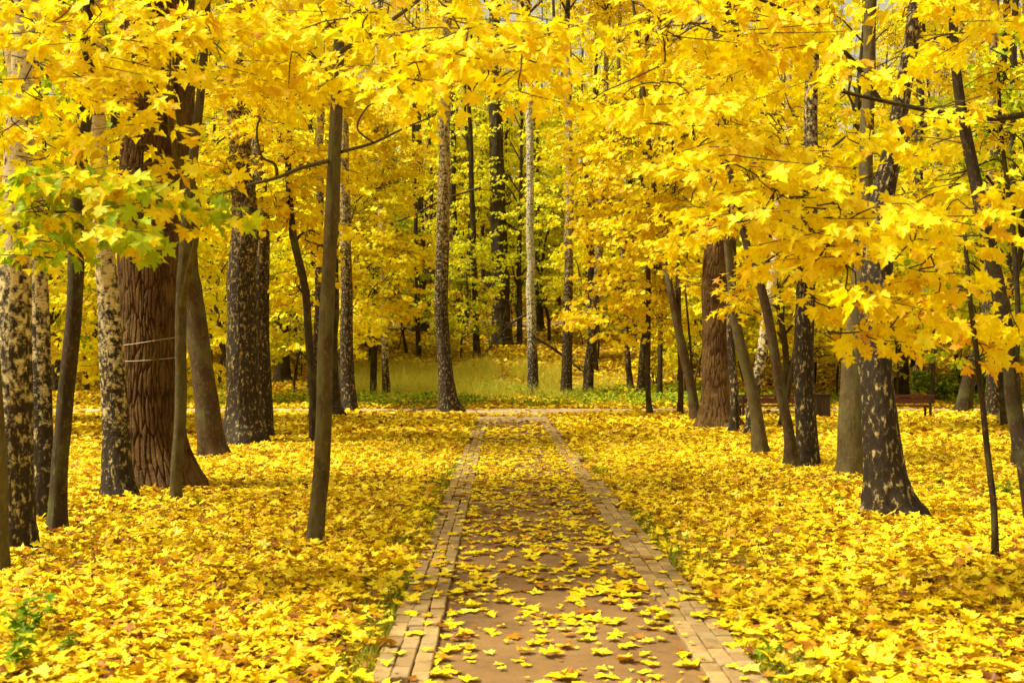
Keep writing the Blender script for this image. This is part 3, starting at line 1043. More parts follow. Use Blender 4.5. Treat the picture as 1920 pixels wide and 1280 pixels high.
FB = tall("birch_tree", "oldbirch", "foremost birch on the right, with a black flared foot and pale cracked bark", "birch",
     [(1671, 972, 104), (1658, 900, 76), (1650, 800, 66), (1644, 700, 61), (1645, 600, 58), (1650, 480, 58), (1660, 370, 46), (1685, 260, 36), (1706, 120, 30), (1716, -80, 26)], flare=.42)
tall("linden_tree", "dark", "very dark trunk rising behind the short red bench", "tree",
     [(1690, 752, 30), (1690, 680, 27), (1696, 600, 24), (1706, 500, 22), (1716, 340, 18), (1724, 60, 14)], flare=.2)
tall("linden_tree", "dark", "dark trunk leaning right in front of the bright green shrub", "tree",
     [(1804, 775, 34), (1812, 720, 26), (1826, 650, 24), (1838, 580, 22), (1850, 440, 18), (1866, 200, 15), (1876, -20, 12)], flare=.3)
tall("birch_tree", "oldbirch", "rough golden brown birch between the leaning dark trunk and the right edge maple", "birch",
     [(1864, 784, 28), (1860, 720, 24), (1862, 650, 22), (1864, 520, 20), (1866, 300, 17), (1868, 0, 14)], flare=.3)
tall("linden_tree", "dark", "black trunk touching the right edge maple, beside the golden brown birch", "tree",
     [(1888, 789, 30), (1886, 730, 22), (1888, 640, 19), (1890, 480, 17), (1892, 200, 14), (1894, 0, 11)], flare=.4)

# ---- maples with foliage in the picture
t = Tree("maple_tree", "maple", "slim bare-stemmed maple standing alone in the leaves left of the path", "maple",
         [(591, 1028, 32), (595, 930, 30), (602, 780, 29), (607, 660, 28), (614, 520, 26), (624, 360, 26), (630, 200, 24), (634, 60, 20), (642, -90, 14)], flare=.12)
t.branch([(640, 285), (700, 268), (755, 242), (812, 218)], 1.0, 7, 3)
t.branch([(622, 300), (565, 315), (520, 333), (470, 346), (412, 364)], -.8, 9, 4)
t.branch([(520, 333), (515, 308), (490, 292), (482, 240), (500, 200)], -.5, 7, 3)
t.branch([(700, 268), (670, 240), (690, 200), (720, 190)], .6, 5, 2)
t.branch([(634, 100), (700, 60), (760, 20), (820, -30)], -1.5, 10, 5)
for b in ((660, 40, 150, 70, -3.4, .17), (800, 75, 150, 75, -4.2, .17), (920, 40, 130, 75, -4.6, .17), (905, 130, 120, 55, -4.6, .16), (720, 130, 110, 60, -3.8, .16),
          (590, 60, 110, 85, -2.8, .16), (1040, 70, 130, 80, -4.6, .17), (560, 150, 60, 60, -2.5, .15), (800, 170, 70, 40, -4.0, .16), (1000, 140, 90, 50, -4.4, .16)):
    t.blob(b[0], b[1], b[2], b[3], b[4] + 1.1, cov=.9, size=b[5] - .045, from_z=4.0, per=16, spray=.7)
t.tint = (.10, .06, 0, 1)
t.done()

t = Tree("maple_tree", "maple", "maple stem cut by the photo's left edge, carrying a half green low bough", "maple",
         [(0, 1080, 34), (-2, 960, 34), (-6, 800, 32), (-14, 600, 30), (-24, 380, 28), (-30, 150, 24), (-34, -60, 20)], flare=.15)
t.branch([(-20, 400), (60, 360), (150, 352), (230, 348), (330, 360)], -1.2, 11, 4)
for b in ((50, 335, 95, 45, -1.0), (170, 335, 95, 42, -1.4), (270, 360, 85, 42, -1.5), (355, 360, 60, 42, -1.4), (50, 425, 90, 40, -1.2), (130, 395, 100, 40, -1.2), (290, 420, 60, 30, -1.5), (40, 480, 60, 25, -1.0)):
    t.blob(b[0], b[1], b[2], b[3], b[4], cov=2.2, size=.128, from_z=2.7, per=12, spray=.6, rd=.7)
t.tint = (.66, 0, 0, 1)
t.done()

t = Tree("maple_tree", "dark", "dark smooth maple leaning right beside the left birches", "maple",
         [(104, 1003, 40), (112, 900, 32), (122, 780, 31), (130, 650, 30), (140, 500, 29), (152, 330, 26), (162, 150, 22), (168, -80, 18)], flare=.2)
t.branch([(150, 200), (110, 205), (60, 190), (20, 195)], -1.5, 7, 3)
t.branch([(155, 215), (210, 215), (250, 235)], -1.5, 7, 3)
t.branch([(160, 120), (120, 90), (60, 40), (10, -10)], -2, 8, 3)
for b in ((70, 60, 120, 75, -3.2), (190, 70, 110, 70, -3.6), (60, 170, 90, 55, -3.0), (30, 250, 70, 35, -2.6), (150, 150, 80, 50, -3.0), (120, 225, 90, 40, -2.4), (210, 160, 60, 40, -3), (120, 290, 90, 28, -2)):
    t.blob(b[0], b[1], b[2], b[3], b[4], cov=1.1, size=.135, from_z=3.6, per=13, spray=.65, rd=.9)
t.tint = (.04, .10, 0, 1)
t.done()

t = Tree("maple_tree", "maple", "thin wavy maple stem rising in front of the giant oak", "maple",
         [(330, 947, 24), (331, 860, 22), (333, 740, 22), (336, 600, 21), (343, 440, 20), (356, 300, 18), (370, 190, 16), (379, 80, 14), (384, -80, 11)], flare=.15)
t.branch([(336, 240), (300, 120), (310, 60)], -.6, 8, 3)
for b in ((330, 60, 110, 70, -5.0), (440, 70, 110, 75, -5.0), (420, 150, 80, 50, -4.5), (300, 210, 55, 50, -5.4), (255, 260, 75, 26, -5.2), (500, 40, 90, 65, -4.8), (270, 30, 110, 60, -5.2), (480, 160, 60, 50, -4.5), (330, 300, 45, 28, -5), (250, 120, 50, 40, -5)):
    t.blob(b[0], b[1], b[2], b[3], b[4], cov=1.1, size=.135, from_z=4.2, per=13, spray=.65, rd=.9)
t.tint = (.05, .12, 0, 1)
t.done()

t = Tree("maple_tree", "dark", "crooked dark maple whose stem bends left among yellow leaves behind the slim bare maple", "maple",
         [(588, 760, 15), (580, 660, 14), (572, 560, 14), (556, 460, 14), (546, 360, 13), (540, 230, 11), (536, 60, 8)], d=24.5, flare=.15)
for b in ((520, 230, 110, 90, -2), (420, 190, 90, 90, -1), (600, 300, 70, 90, 0), (520, 400, 100, 60, 0), (400, 300, 70, 70, -1), (600, 440, 70, 60, 1), (560, 130, 110, 80, -2), (640, 160, 90, 80, 0), (430, 420, 60, 50, 0), (550, 540, 50, 40, 1)):
    t.blob(*b[:5], cov=1.0, size=.145, per=18)
t.tint = (.05, .16, 0, 1)
t.done()

t = Tree("maple_tree", "dark", "slender maple with an arching bare bough before the tall brown birch", "maple",
         [(700, 690, 14), (702, 600, 11), (704, 480, 10), (700, 330, 9), (694, 120, 6)], d=48, flare=.2)
t.branch([(703, 430), (770, 405), (830, 375), (900, 352)], -6, 3, 4)
for b in ((690, 330, 90, 60, -4), (640, 420, 70, 60, -5), (740, 290, 90, 60, -6), (690, 440, 80, 55, -6), (770, 470, 70, 40, -4), (650, 520, 60, 45, -7), (740, 560, 60, 40, -5), (700, 240, 110, 60, -7), (650, 590, 50, 30, -9)):
    t.blob(*b[:5], cov=1.0, size=.15, per=18)
t.tint = (.10, .12, 0, 1)
t.done()

t = Tree("maple_tree", "dark", "thin dark maple at the right corner of the crossing, leaves starting low", "maple",
         [(1219, 780, 13), (1216, 740, 10), (1215, 650, 9), (1217, 560, 9), (1216, 440, 8), (1210, 280, 7), (1200, 100, 5)], flare=.3)
for b in ((1150, 540, 90, 60, -1), (1090, 590, 60, 30, -2), (1180, 620, 70, 26, 0), (1160, 450, 100, 60, -1), (1240, 500, 80, 60, 1), (1120, 370, 80, 70, 0), (1200, 330, 100, 80, -1), (1280, 400, 60, 70, 0), (1110, 260, 80, 70, 1), (1190, 200, 110, 80, 0), (1250, 590, 60, 40, 2)):
    t.blob(*b[:5], cov=1.0, size=.15, per=18)
t.tint = (.02, .16, 0, 1)
t.done()

t = Tree("maple_tree", "redbrown" if False else "brown", "dark twin-stemmed maple leaning left against the broad oak", "maple",
         [(1307, 792, 24), (1298, 740, 18), (1284, 670, 17), (1270, 600, 16), (1258, 550, 14), (1248, 490, 12), (1232, 380, 10), (1218, 280, 9), (1200, 120, 7), (1188, 0, 5)], flare=.2)
t.branch([(1272, 605), (1272, 540), (1270, 480), (1285, 380), (1300, 270), (1285, 180)], .4, 11, 5)
t.branch([(1300, 720), (1292, 620), (1285, 530), (1290, 460)], .2, 5, 3)
for b in ((1230, 400, 90, 70, -2), (1290, 330, 80, 70, -2), (1270, 470, 60, 40, -3), (1180, 260, 90, 80, -2), (1290, 190, 90, 80, 0), (1310, 520, 45, 30, -1)):
    t.blob(*b[:5], cov=1.0, size=.15, per=18)
t.tint = (0, .06, 0, 1)
t.done()

t = Tree("maple_tree", "brown", "upright dark maple stem between the thin corner maple and the broad oak", "maple",
         [(1276, 779, 12), (1275, 720, 10), (1275, 640, 10), (1272, 540, 9), (1266, 400, 8), (1262, 200, 6)], flare=.2)
for b in ((1250, 420, 70, 60, 1), (1300, 250, 80, 70, 1), (1230, 540, 50, 40, 1)):
    t.blob(*b[:5], cov=1.0, size=.15, per=18)
t.done()

t = Tree("maple_tree", "maple", "olive maple bowing left with a low golden spray over the broad oak", "maple",
         [(1428, 857, 34), (1419, 800, 24), (1406, 730, 22), (1390, 660, 21), (1378, 600, 19), (1372, 540, 17), (1362, 430, 14), (1350, 280, 11), (1340, 100, 8)], flare=.35)
for b in ((1370, 540, 65, 30, -2), (1420, 520, 60, 30, -2), (1400, 570, 60, 26, -1.5), (1340, 400, 80, 70, -2), (1440, 420, 70, 60, -1), (1360, 290, 90, 80, -2), (1430, 300, 80, 70, 0), (1350, 160, 110, 80, -1), (1480, 560, 40, 30, -1)):
    t.blob(*b[:5], cov=1.0, size=.155, per=16)
t.tint = (0, .25, 0, 1)
t.done()

t = Tree("maple_tree", "brown", "slim maple leaning left, its foot touching the bin-side birch", "maple",
         [(1486, 880, 34), (1477, 810, 21), (1463, 735, 20), (1450, 670, 19), (1436, 600, 18), (1420, 540, 16), (1398, 470, 14), (1370, 360, 11), (1350, 200, 9)], flare=.3)
for b in ((1500, 480, 60, 50, 0), (1450, 350, 80, 70, 0), (1380, 210, 90, 80, 0), (1500, 220, 80, 80, 1)):
    t.blob(*b[:5], cov=.9, size=.155, per=16)
t.done()

t = Tree("maple_tree", "dark", "thin straight stem slanting right behind the long dark bench's tree group", "maple",
         [(1462, 803, 12), (1474, 740, 10), (1486, 660, 9), (1496, 590, 8), (1508, 480, 7), (1522, 300, 6)], flare=.2)
for b in ((1540, 420, 70, 60, 0), (1560, 300, 80, 70, 1), (1530, 560, 40, 40, 1)):
    t.blob(*b[:5], cov=.9, size=.15, per=16)
t.done()

t = Tree("maple_tree", "dark", "tall dark maple leaning in along the photo's right edge, big yellow boughs in front", "maple",
         [(1940, 990, 36), (1926, 900, 32), (1908, 790, 29), (1890, 670, 28), (1868, 540, 26), (1846, 420, 24), (1830, 320, 22), (1812, 220, 20), (1794, 110, 17), (1778, 0, 15), (1770, -80, 13)], flare=.15)
t.branch([(1960, 208), (1890, 220), (1830, 221), (1740, 207), (1640, 186), (1558, 167)], -.8, 14, 6)
t.branch([(1815, 240), (1775, 229), (1735, 235), (1712, 250), (1690, 280)], -.8, 12, 4)
t.branch([(1650, 188), (1600, 115), (1560, 80), (1505, 38), (1450, 10), (1380, -20)], -2.4, 9, 5)
t.branch([(1700, 200), (1665, 160), (1655, 120)], -1, 5, 2)
t.branch([(1780, 70), (1730, 78), (1680, 100)], -1, 5, 2)
t.branch([(1600, 245), (1540, 290), (1480, 310), (1430, 330)], -3, 5, 3)
t.branch([(1850, 330), (1890, 380), (1920, 395)], .5, 6, 3)
t.branch([(1560, 60), (1440, 40), (1330, 45), (1270, 40)], -3.2, 4, 3)
for b in ((1230, 60, 120, 70, -6.0, .9), (1360, 50, 120, 65, -6.2, .9), (1480, 90, 100, 55, -6.2, .8), (1240, 190, 90, 60, -5.8, .85), (1330, 240, 90, 60, -6.2, .8),
          (1270, 320, 80, 50, -6.0, .7), (1400, 330, 95, 55, -6.4, .9), (1500, 380, 95, 55, -6.5, .9), (1380, 420, 70, 40, -6.4, .7), (1600, 410, 95, 45, -6.5, .95),
          (1560, 470, 80, 45, -6.5, .95), (1680, 430, 95, 45, -6.3, .95), (1620, 530, 80, 38, -6.6, .9), (1770, 450, 85, 40, -6.0, .9), (1860, 440, 60, 35, -5.5, .8),
          (1620, 640, 70, 36, -6.6, .95), (1560, 560, 55, 28, -6.6, .8), (1690, 350, 80, 35, -6.0, .6), (1600, 300, 80, 45, -6.0, .55), (1640, 240, 70, 30, -5.6, .4), (1900, 330, 40, 40, -5, .6), (1450, 250, 90, 60, -5.5, .7), (1720, 510, 90, 45, -5.5, .9), (1690, 600, 60, 35, -6, .8), (1800, 390, 80, 40, -5, .7), (1450, 470, 80, 35, -6, .6), (1750, 230, 80, 50, -4, .4), (1840, 180, 70, 60, -3, .5),
          (1560, 170, 70, 50, -6.0, .5), (1650, 100, 80, 40, -5.6, .45), (1800, 60, 110, 60, -5.0, .6), (1700, 20, 120, 50, -5.4, .8), (1890, 110, 60, 60, -4.6, .6), (1905, 600, 30, 30, -4, .9)):
    t.blob(b[0], b[1], b[2], b[3], b[4] * .62, cov=b[5] * (.95 if (b[0] > 1620 and b[1] < 340) else 1.75), size=.118, per=18, spray=.62, rd=.9, from_z=3.6, link_limb=True, limb_w=.010)
t.tint = (.03, 0, 0, 1)
t.done()

t = Tree("maple_sapling", "dark", "wiry maple sapling with orange leaves by the right edge maple", "sapling",
         [(1866, 1053, 14), (1862, 960, 12), (1854, 850, 11), (1843, 740, 10), (1831, 650, 10), (1820, 570, 9), (1812, 500, 8), (1806, 420, 6)], flare=.2)
for b in ((1800, 610, 60, 26, 0), (1740, 600, 60, 26, -.3), (1870, 600, 50, 30, .2), (1790, 540, 60, 30, 0), (1700, 570, 40, 18, -.4), (1850, 660, 40, 20, 0)):
    t.blob(*b[:5], cov=.85, size=.15, per=8, spray=.45, rd=.35, limb_w=.008)
t.tint = (0, .62, 0, 1)
t.done()

t = Tree("maple_tree", "dark", "thin dark maple stem running up just inside the right edge maple", "maple",
         [(1900, 780, 12), (1904, 680, 11), (1902, 560, 10), (1896, 450, 10), (1885, 360, 9), (1876, 270, 8), (1868, 120, 6)], d=18, flare=.2)
for b in ((1850, 250, 80, 60, 0), (1890, 150, 80, 60, 0), (1780, 330, 70, 50, 1), (1880, 520, 50, 40, 1)):
    t.blob(*b[:5], cov=.8, size=.15, per=14)
t.tint = (.15, 0, 0, 1)
t.done()

t = Tree("maple_sapling", "dark", "thin crooked sapling standing behind the end of the short red bench", "sapling",
         [(1744, 745, 8), (1748, 690, 7), (1746, 640, 7), (1753, 600, 6), (1750, 500, 6), (1746, 360, 4)], d=42)
for b in ((1740, 500, 60, 50, 0), (1780, 420, 60, 50, 0), (1720, 600, 40, 30, 0), (1770, 580, 40, 30, 1)):
    t.blob(*b[:5], cov=1.0, size=.15, per=16)
t.tint = (.1, .2, 0, 1)
t.done()

# dark trunks standing on the slope
for (lab, kind, pts, fl) in (
        ("black trunk with a bulging foot on the slope, left of the tall brown birch", "dark", [(790, 622, 32), (790, 590, 25), (788, 540, 23), (786, 400, 20), (780, 150, 16)], .5),
        ("thin black stem just in front of the bulging black trunk on the slope", "dark", [(785, 672, 11), (784, 620, 9), (782, 540, 9), (780, 400, 8), (776, 200, 6)], .2),
        ("dark trunk just right of the tall brown birch, higher on the slope", "dark", [(856, 612, 24), (853, 570, 19), (850, 480, 17), (848, 300, 14), (846, 60, 11)], .5),
        ("forked dark stem on the slope between the tall brown birch and the white birch", "dark", [(895, 672, 15), (893, 620, 12), (890, 540, 12), (886, 400, 10), (880, 200, 8)], .2),
        ("massive near-black trunk on the slope just left of the white birch", "dark", [(942, 646, 40), (940, 600, 35), (938, 520, 33), (934, 400, 30), (930, 250, 27), (926, 40, 22)], .12),
        ("straight dark trunk on the slope, left of the thin grass birch", "dark", [(697, 690, 15), (697, 640, 13), (696, 560, 12), (694, 400, 10), (690, 200, 8)], .2),
        ("split black trunk among yellow leaves right of the twin birches", "dark", [(530, 714, 34), (528, 660, 28), (527, 580, 25), (528, 500, 22), (530, 300, 18), (532, 100, 14)], .25),
        ("dark trunk behind the white birch's bare boughs, up on the slope", "dark", [(1012, 620, 20), (1010, 560, 16), (1008, 450, 14), (1004, 250, 11)], .4),
        ("dark stub of a trunk left of the leaning maple pair by the broad oak", "dark", [(1236, 746, 13), (1237, 700, 10), (1238, 640, 9), (1240, 540, 8), (1242, 300, 6)], .2),
        ("flared stump-like trunk high on the slope left of the broad oak", "maple", [(1258, 672, 30), (1257, 650, 22), (1256, 600, 18), (1254, 480, 16), (1250, 250, 13)], .6),
        ("dark trunk beside the upper path, above the three birches", "dark", [(1140, 610, 15), (1142, 570, 13), (1144, 500, 12), (1146, 300, 10)], .3),
        ("dark leaning trunk beside the left birches, seen past the dark smooth maple", "oldbirch", [(108, 735, 22), (104, 660, 19), (96, 580, 18), (88, 500, 17), (76, 300, 14), (64, 60, 11)], .2),
        ("slim dark stem left of the slender birch by the giant oak", "dark", [(163, 735, 11), (160, 690, 8), (154, 630, 7), (148, 560, 7), (140, 400, 6)], .3),
        ("slim stem near the upright birch by the oak, catching leaf light", "dark", [(181, 706, 13), (180, 640, 11), (179, 560, 11), (176, 400, 9), (172, 150, 7)], .2),
        ("paired thin stem between the leaning brown trunk and the old birch, left one", "dark", [(392, 722, 12), (390, 640, 10), (388, 560, 9), (394, 480, 8), (398, 300, 7)], .2),
        ("short slanting stem just left of the stout old birch", "dark", [(411, 720, 7), (416, 670, 6), (422, 610, 5), (428, 500, 5)], .1),
        ("dark trunk in the foliage right of the red bench's dark trunk", "dark", [(1716, 690, 16), (1714, 620, 13), (1716, 520, 12), (1720, 300, 10)], .3),
        ("distant dark trunk seen between the oak and the leaning birch", "dark", [(1405, 640, 16), (1404, 580, 14), (1402, 480, 12), (1398, 250, 10)], .3)):
    tall("woodland_tree", kind, lab, "tree", pts, flare=fl, hidden_top=5.0, tint=(.10, .15, 0, 1))

# ---- the crowd of trees further back: kinds built once, then copied
def proto_tree(name, seed, H, R, crown_z0, rad, nleaf, size, lod, bark, leafmat, nb):
    r = np.random.default_rng(seed)
    W, Lf = Mesh(), Mesh()
    k = 7
    P = np.zeros((k, 3)); P[:, 2] = np.linspace(-.4, H, k)
    P[1:, :2] += np.cumsum(r.normal(0, .10 + .008 * H, (k - 1, 2)), axis=0)
    S = spline(np.hstack([P, (R * np.linspace(1, .18, k) ** .8)[:, None]]), 44)
    tube(W, S[:, :3], S[:, 3], 12, disp=bark_disp('plain', seed, .35, R))
    for b in range(nb):
        f = (b + r.uniform(.1, .9)) / nb
        z = crown_z0 + (H * .98 - crown_z0) * f
        i = int(np.argmin(abs(S[:, 2] - max(1.2, z - .6 - .08 * H))))
        a = b * 2.4 + r.uniform(-.5, .5)
        prof = sin(pi * (0.18 + .74 * f)) ** .8
        dist = rad * prof * r.uniform(.35, .95)
        C = np.array((S[i, 0] + cos(a) * dist, S[i, 1] + sin(a) * dist, z))
        limb(W, S[i, :3], C, S[i, 3] * .5, .012, r, segs=5, n=8)
        q = rad * r.uniform(.38, .6)
        fill_blob(Lf, W, C, (q, q, q * .62), nleaf / nb, size, lod, S[i, :3], r, per=20, spray_len=1.0)
    root = thing(name, "", "tree", (0, 0, 0))
    link("trunk", W.mesh("trunk"), bark, root)
    link("crown", Lf.mesh("crown", smooth=False, uv=False), leafmat, root)
    return root


def copy_tree(root):
    c = root.copy(); COL.objects.link(c)
    for ch in root.children:
        d = ch.copy(); COL.objects.link(d); d.parent = c
        d.matrix_parent_inverse = ch.matrix_parent_inverse.copy()
    return c


KINDS = [proto_tree("maple_tree", 301, 8.5, .09, 1.7, 2.5, 4600, .155, 2, M_dark, M_leaf_far, 15),
         proto_tree("maple_tree", 302, 10.5, .12, 2.4, 2.9, 5600, .155, 2, M_dark, M_leaf_far, 17),
         proto_tree("maple_tree", 303, 7.0, .07, 1.3, 2.1, 3800, .15, 2, M_maple, M_leaf_far, 13),
         proto_tree("maple_tree", 304, 17.0, .19, 4.5, 3.6, 5200, .20, 3, M_dark, M_leaf_far, 20),
         proto_tree("birch_tree", 305, 19.0, .16, 6.0, 3.0, 5000, .17, 3, M_birch, M_birchleaf, 20)]
KINDS.append(proto_tree("maple_sapling", 306, 6.5, .040, 1.6, 1.5, 800, .14, 2, M_dark, M_leaf_far, 11))
GROUP = "yellow trees crowding the woodland beyond the crossing"
LAB = ["low bushy yellow maple in the crowd of trees beyond the crossing", "rounded yellow maple with a clear lower stem in the crowd beyond the crossing",
       "small slender yellow maple in the crowd of trees beyond the crossing", "tall yellow maple with a dark trunk towering in the crowd beyond the crossing",
       "tall pale birch with small yellow leaves in the crowd beyond the crossing",
       "thin wiry maple sapling with few leaves in the crowd beyond the crossing"]
rt = np.random.default_rng(77)
placed, used = [], set()
_ = [placed.append((c[0], c[1])) for c in CLEAR if c[1] > 20]
tries = 0
RINGS = [(25, 33, 7), (42, 52, 22), (52, 64, 30), (64, 76, 26), (80, 92, 26)]
for (d0, d1, count) in RINGS:
    got = 0; tries = 0
    while got < count and tries < 900:
        tries += 1
        d = rt.uniform(d0, d1); px = rt.uniform(-140, 2060)
        if d < 36 and 380 < px < 1500: continue
        if d < 57 and 660 < px < 1270: continue
        if d < 76 and 740 < px < 1150 and rt.random() < .8: continue
        if d < 36 and 1560 < px < 1800: continue
        p = at(px, 700, d)
        x, y = p[0], d
        if any((x - a) ** 2 + (y - b) ** 2 < (2.0 if d < 60 else 2.6) ** 2 for a, b in placed): continue
        if 75.5 < y < 80.5: continue
        kind = int(rt.choice(5, p=(.30, .26, .20, .14, .10) if d < 64 else (.16, .22, .12, .34, .16)))
        o = KINDS[kind] if kind not in used else copy_tree(KINDS[kind])
        used.add(kind)
        placed.append((x, y)); got += 1
        o.location = (x, y, float(height(x, y)))
        s = rt.uniform(.85, 1.2)
        o.scale = (s, s, s * rt.uniform(.92, 1.1))
        o.rotation_euler = (rt.normal(0, .03), rt.normal(0, .03), rt.uniform(0, 6.28))
        o["label"] = LAB[kind]; o["group"] = GROUP
        u = rt.random()
        tint = (0, .05, 0, 1) if u < .32 else (.3, .02, 0, 1) if u < .66 else (0, .3, 0, 1) if u < .76 else (.65, 0, 0, 1) if u < .90 else (.1, .15, 0, 1)
        for ch in o.children: ch.color = tint


k = tries = 0
while k < 46 and tries < 900:
    tries += 1
    d = rt.uniform(47, 76); px = rt.uniform(-40, 1960)
    if d < 56 and 660 < px < 1200: continue
    x = at(px, 700, d)[0]
    if 75 < d < 81 or any((x - a) ** 2 + (d - b) ** 2 < .8 for a, b in placed): continue
    placed.append((x, d))
    o = KINDS[5] if k == 0 else copy_tree(KINDS[5])
    k += 1
    o.location = (x, d, float(height(x, d))); s = rt.uniform(.7, 1.25)
    o.scale = (s, s, s * rt.uniform(.9, 1.3)); o.rotation_euler = (rt.normal(0, .07), rt.normal(0, .07), rt.uniform(0, 6.28))
    o["label"] = LAB[5]; o["group"] = GROUP
    for ch in o.children: ch.color = [(0, .05, 0, 1), (.3, 0, 0, 1), (.1, .1, 0, 1)][k % 3]
for px, d, kind, tint in ((865, 62, 2, (.45, 0, 0, 1)), (765, 64, 0, (.6, 0, 0, 1)), (1030, 70, 1, (.5, 0, 0, 1)), (1120, 63, 2, (.1, .1, 0, 1)), (690, 66, 1, (.4, .1, 0, 1)),
                          (870, 72, 3, (.3, 0, 0, 1)), (975, 70, 3, (.35, 0, 0, 1)), (1045, 84, 3, (.2, .1, 0, 1)), (910, 86, 3, (.4, 0, 0, 1)), (960, 90, 3, (.2, 0, 0, 1)), (1090, 74, 3, (.4, 0, 0, 1)), (800, 82, 3, (.2, .1, 0, 1))):
    o = copy_tree(KINDS[kind])
    x = at(px, 700, d)[0]
    o.location = (x, d, float(height(x, d))); o.scale = (.95, .95, .95); o.rotation_euler = (0, 0, px)
    o["label"] = LAB[kind]; o["group"] = GROUP
    for ch in o.children: ch.color = tint


def build_far_woods():
    r = np.random.default_rng(91)
    M = Mesh()
    for k in range(170):
        d = r.uniform(96, 165)
        x = r.uniform(-.55, .55) * d
        z = float(height(x, d)); H = r.uniform(24, 42)
        P = np.array([(x, d, z - .5), (x + r.normal(0, .3), d, z + H * .5), (x + r.normal(0, .6), d, z + H)])
        tube(M, spline(P, 8), np.linspace(r.uniform(.18, .42), .06, 8), 7, mat=1)
        for b in range(11):
            f = r.uniform(0, 1)
            C = (x + r.normal(0, 1.6), d + r.normal(0, 1.6), z + 1.5 + f * (H - 1))
            q = r.uniform(1.3, 2.6)
            fill_blob(M, None, C, (q, q, q * .8), 170, .34, 3, (x, d, C[2] - 1), r, per=17, spray_len=1.6)
    m = M.mesh("far_woods", smooth=False, uv=False)
    m.materials.append(M_leaf_far); m.materials.append(M_dark)
    o = link("far_woods", m)
    o.color = (.34, .04, 0, 1)
    tag(o, "far yellow woodland closing the view above the slope", "woods", kind="stuff")


build_far_woods()

# understorey bushes of yellow leaves on the slope
def proto_bush(seed, mat, n, size, rad, h, name):
    r = np.random.default_rng(seed)
    W, Lf = Mesh(), Mesh()
    for k in range(9):
        a = k * 2.4 + r.uniform(-.3, .3)
        e = np.array((cos(a) * rad * r.uniform(.2, .8), sin(a) * rad * r.uniform(.2, .8), h * r.uniform(.45, .95)))
        limb(W, (r.normal(0, .05), r.normal(0, .05), -.1), e, .02, .006, r, segs=4, n=7)
        fill_blob(Lf, W, e, (rad * .5, rad * .5, h * .28), n / 9, size, 2, (0, 0, .2), r, per=16, spray_len=.6)
    root = thing(name, "", "bush", (0, 0, 0))
    link("stems", W.mesh("stems"), M_dark, root)
    link("foliage", Lf.mesh("foliage", smooth=False, uv=False), mat, root)
    return root


bush = proto_bush(401, M_leaf_far, 900, .13, 1.1, 1.7, "yellow_bush")
k = 0; tries = 0
while k < 34 and tries < 800:
    tries += 1
    d = rt.uniform(50, 90); px = rt.uniform(-60, 1990)
    if d < 58 and 640 < px < 1200: continue
    x = at(px, 700, d)[0]
    if 75.5 < d < 80.5: continue
    if any((x - a) ** 2 + (d - b) ** 2 < 1.0 for a, b in placed): continue
    placed.append((x, d))
    o = bush if k == 0 else copy_tree(bush)
    k += 1
    o.location = (x, d, float(height(x, d)))
    s = rt.uniform(.6, 1.35); o.scale = (s, s, s * rt.uniform(.8, 1.2)); o.rotation_euler = (0, 0, rt.uniform(0, 6.28))
    o["label"] = "yellow leaved bush in the undergrowth of the wooded slope"; o["group"] = "yellow bushes on the wooded slope"
    for ch in o.children: ch.color = [(0, .1, 0, 1), (.35, 0, 0, 1), (0, .4, 0, 1), (.1, .05, 0, 1)][k % 4]

gs = proto_bush(402, M_green, 1500, .11, 1.25, 1.25, "green_shrub")
spots = ((1795, 46.5, 1.1, "bright green shrub behind the foot of the leaning dark trunk, nearest the short red bench"),
         (1850, 47.5, 1.0, "bright green shrub further right, behind the golden brown birch"),
         (1745, 48.5, .8, "smaller green shrub peeking over the end of the short red bench"))
for i, (px, d, s, lab) in enumerate(spots):
    o = gs if i == 0 else copy_tree(gs)
    x = at(px, 700, d)[0]
    o.location = (x, d, float(height(x, d))); o.scale = (s * 1.1, s, s); o.rotation_euler = (0, 0, i * 2.0)
    o["label"] = lab; o["group"] = "green shrubs behind the red bench"

# ------------------------------------------------------------------ benches, bin, cords, small plants, fallen boughs
def make_bench(width):
    """seen from behind: two back boards, seat boards, iron legs that run up to carry the back"""
    root = thing("park_bench", "", "bench", (0, 0, 0))
    w = width
    for z, h in ((.665, .075), (.535, .15)):
        M = Mesh(); box(M, (0, 0, z), (w, .034, h), bev=.006, tilt=-.08)
        link("back_board", M.mesh("back_board", smooth=False, uv=False), M_bench, root)
    M = Mesh()
    for k in range(3):
        box(M, (0, .11 + k * .125, .385), (w, .115, .036), bev=.006)
    link("seat", M.mesh("seat", smooth=False, uv=False), M_bench, root)
    for s in (-1, 1):
        M = Mesh()
        x = s * (w / 2 - .13)
        box(M, (x, -.035, .335), (.07, .05, .70), bev=.008, tilt=-.05)
        box(M, (x, .40, .18), (.06, .05, .39), bev=.008)
        box(M, (x, .18, .345), (.055, .46, .045), bev=.006)
        link("leg", M.mesh("leg", smooth=False, uv=False), M_iron, root)
    return root


b1 = make_bench(1.85)
p = at(1690, 700, 33.0)
b1.location = (p[0], 33.0, float(height(p[0], 33.0))); b1["label"] = "short dark red wooden bench between the foremost birch and the green shrub"
b1["group"] = "wooden park benches"; b1.rotation_euler = (0, 0, -.03)
b2 = make_bench(2.35)
p = at(1462, 700, 33.2)
b2.location = (p[0], 33.2, float(height(p[0], 33.2))); b2["label"] = "long dark red wooden bench behind the leaning maples, next to the litter bin"
b2["group"] = "wooden park benches"
b3 = copy_tree(b2)
p = at(1478, 700, 76.2)
b3.location = (p[0], 76.0, float(height(p[0], 76.0)) + .05); b3["label"] = "small far bench on the upper path, high on the slope"
b3["group"] = "wooden park benches"

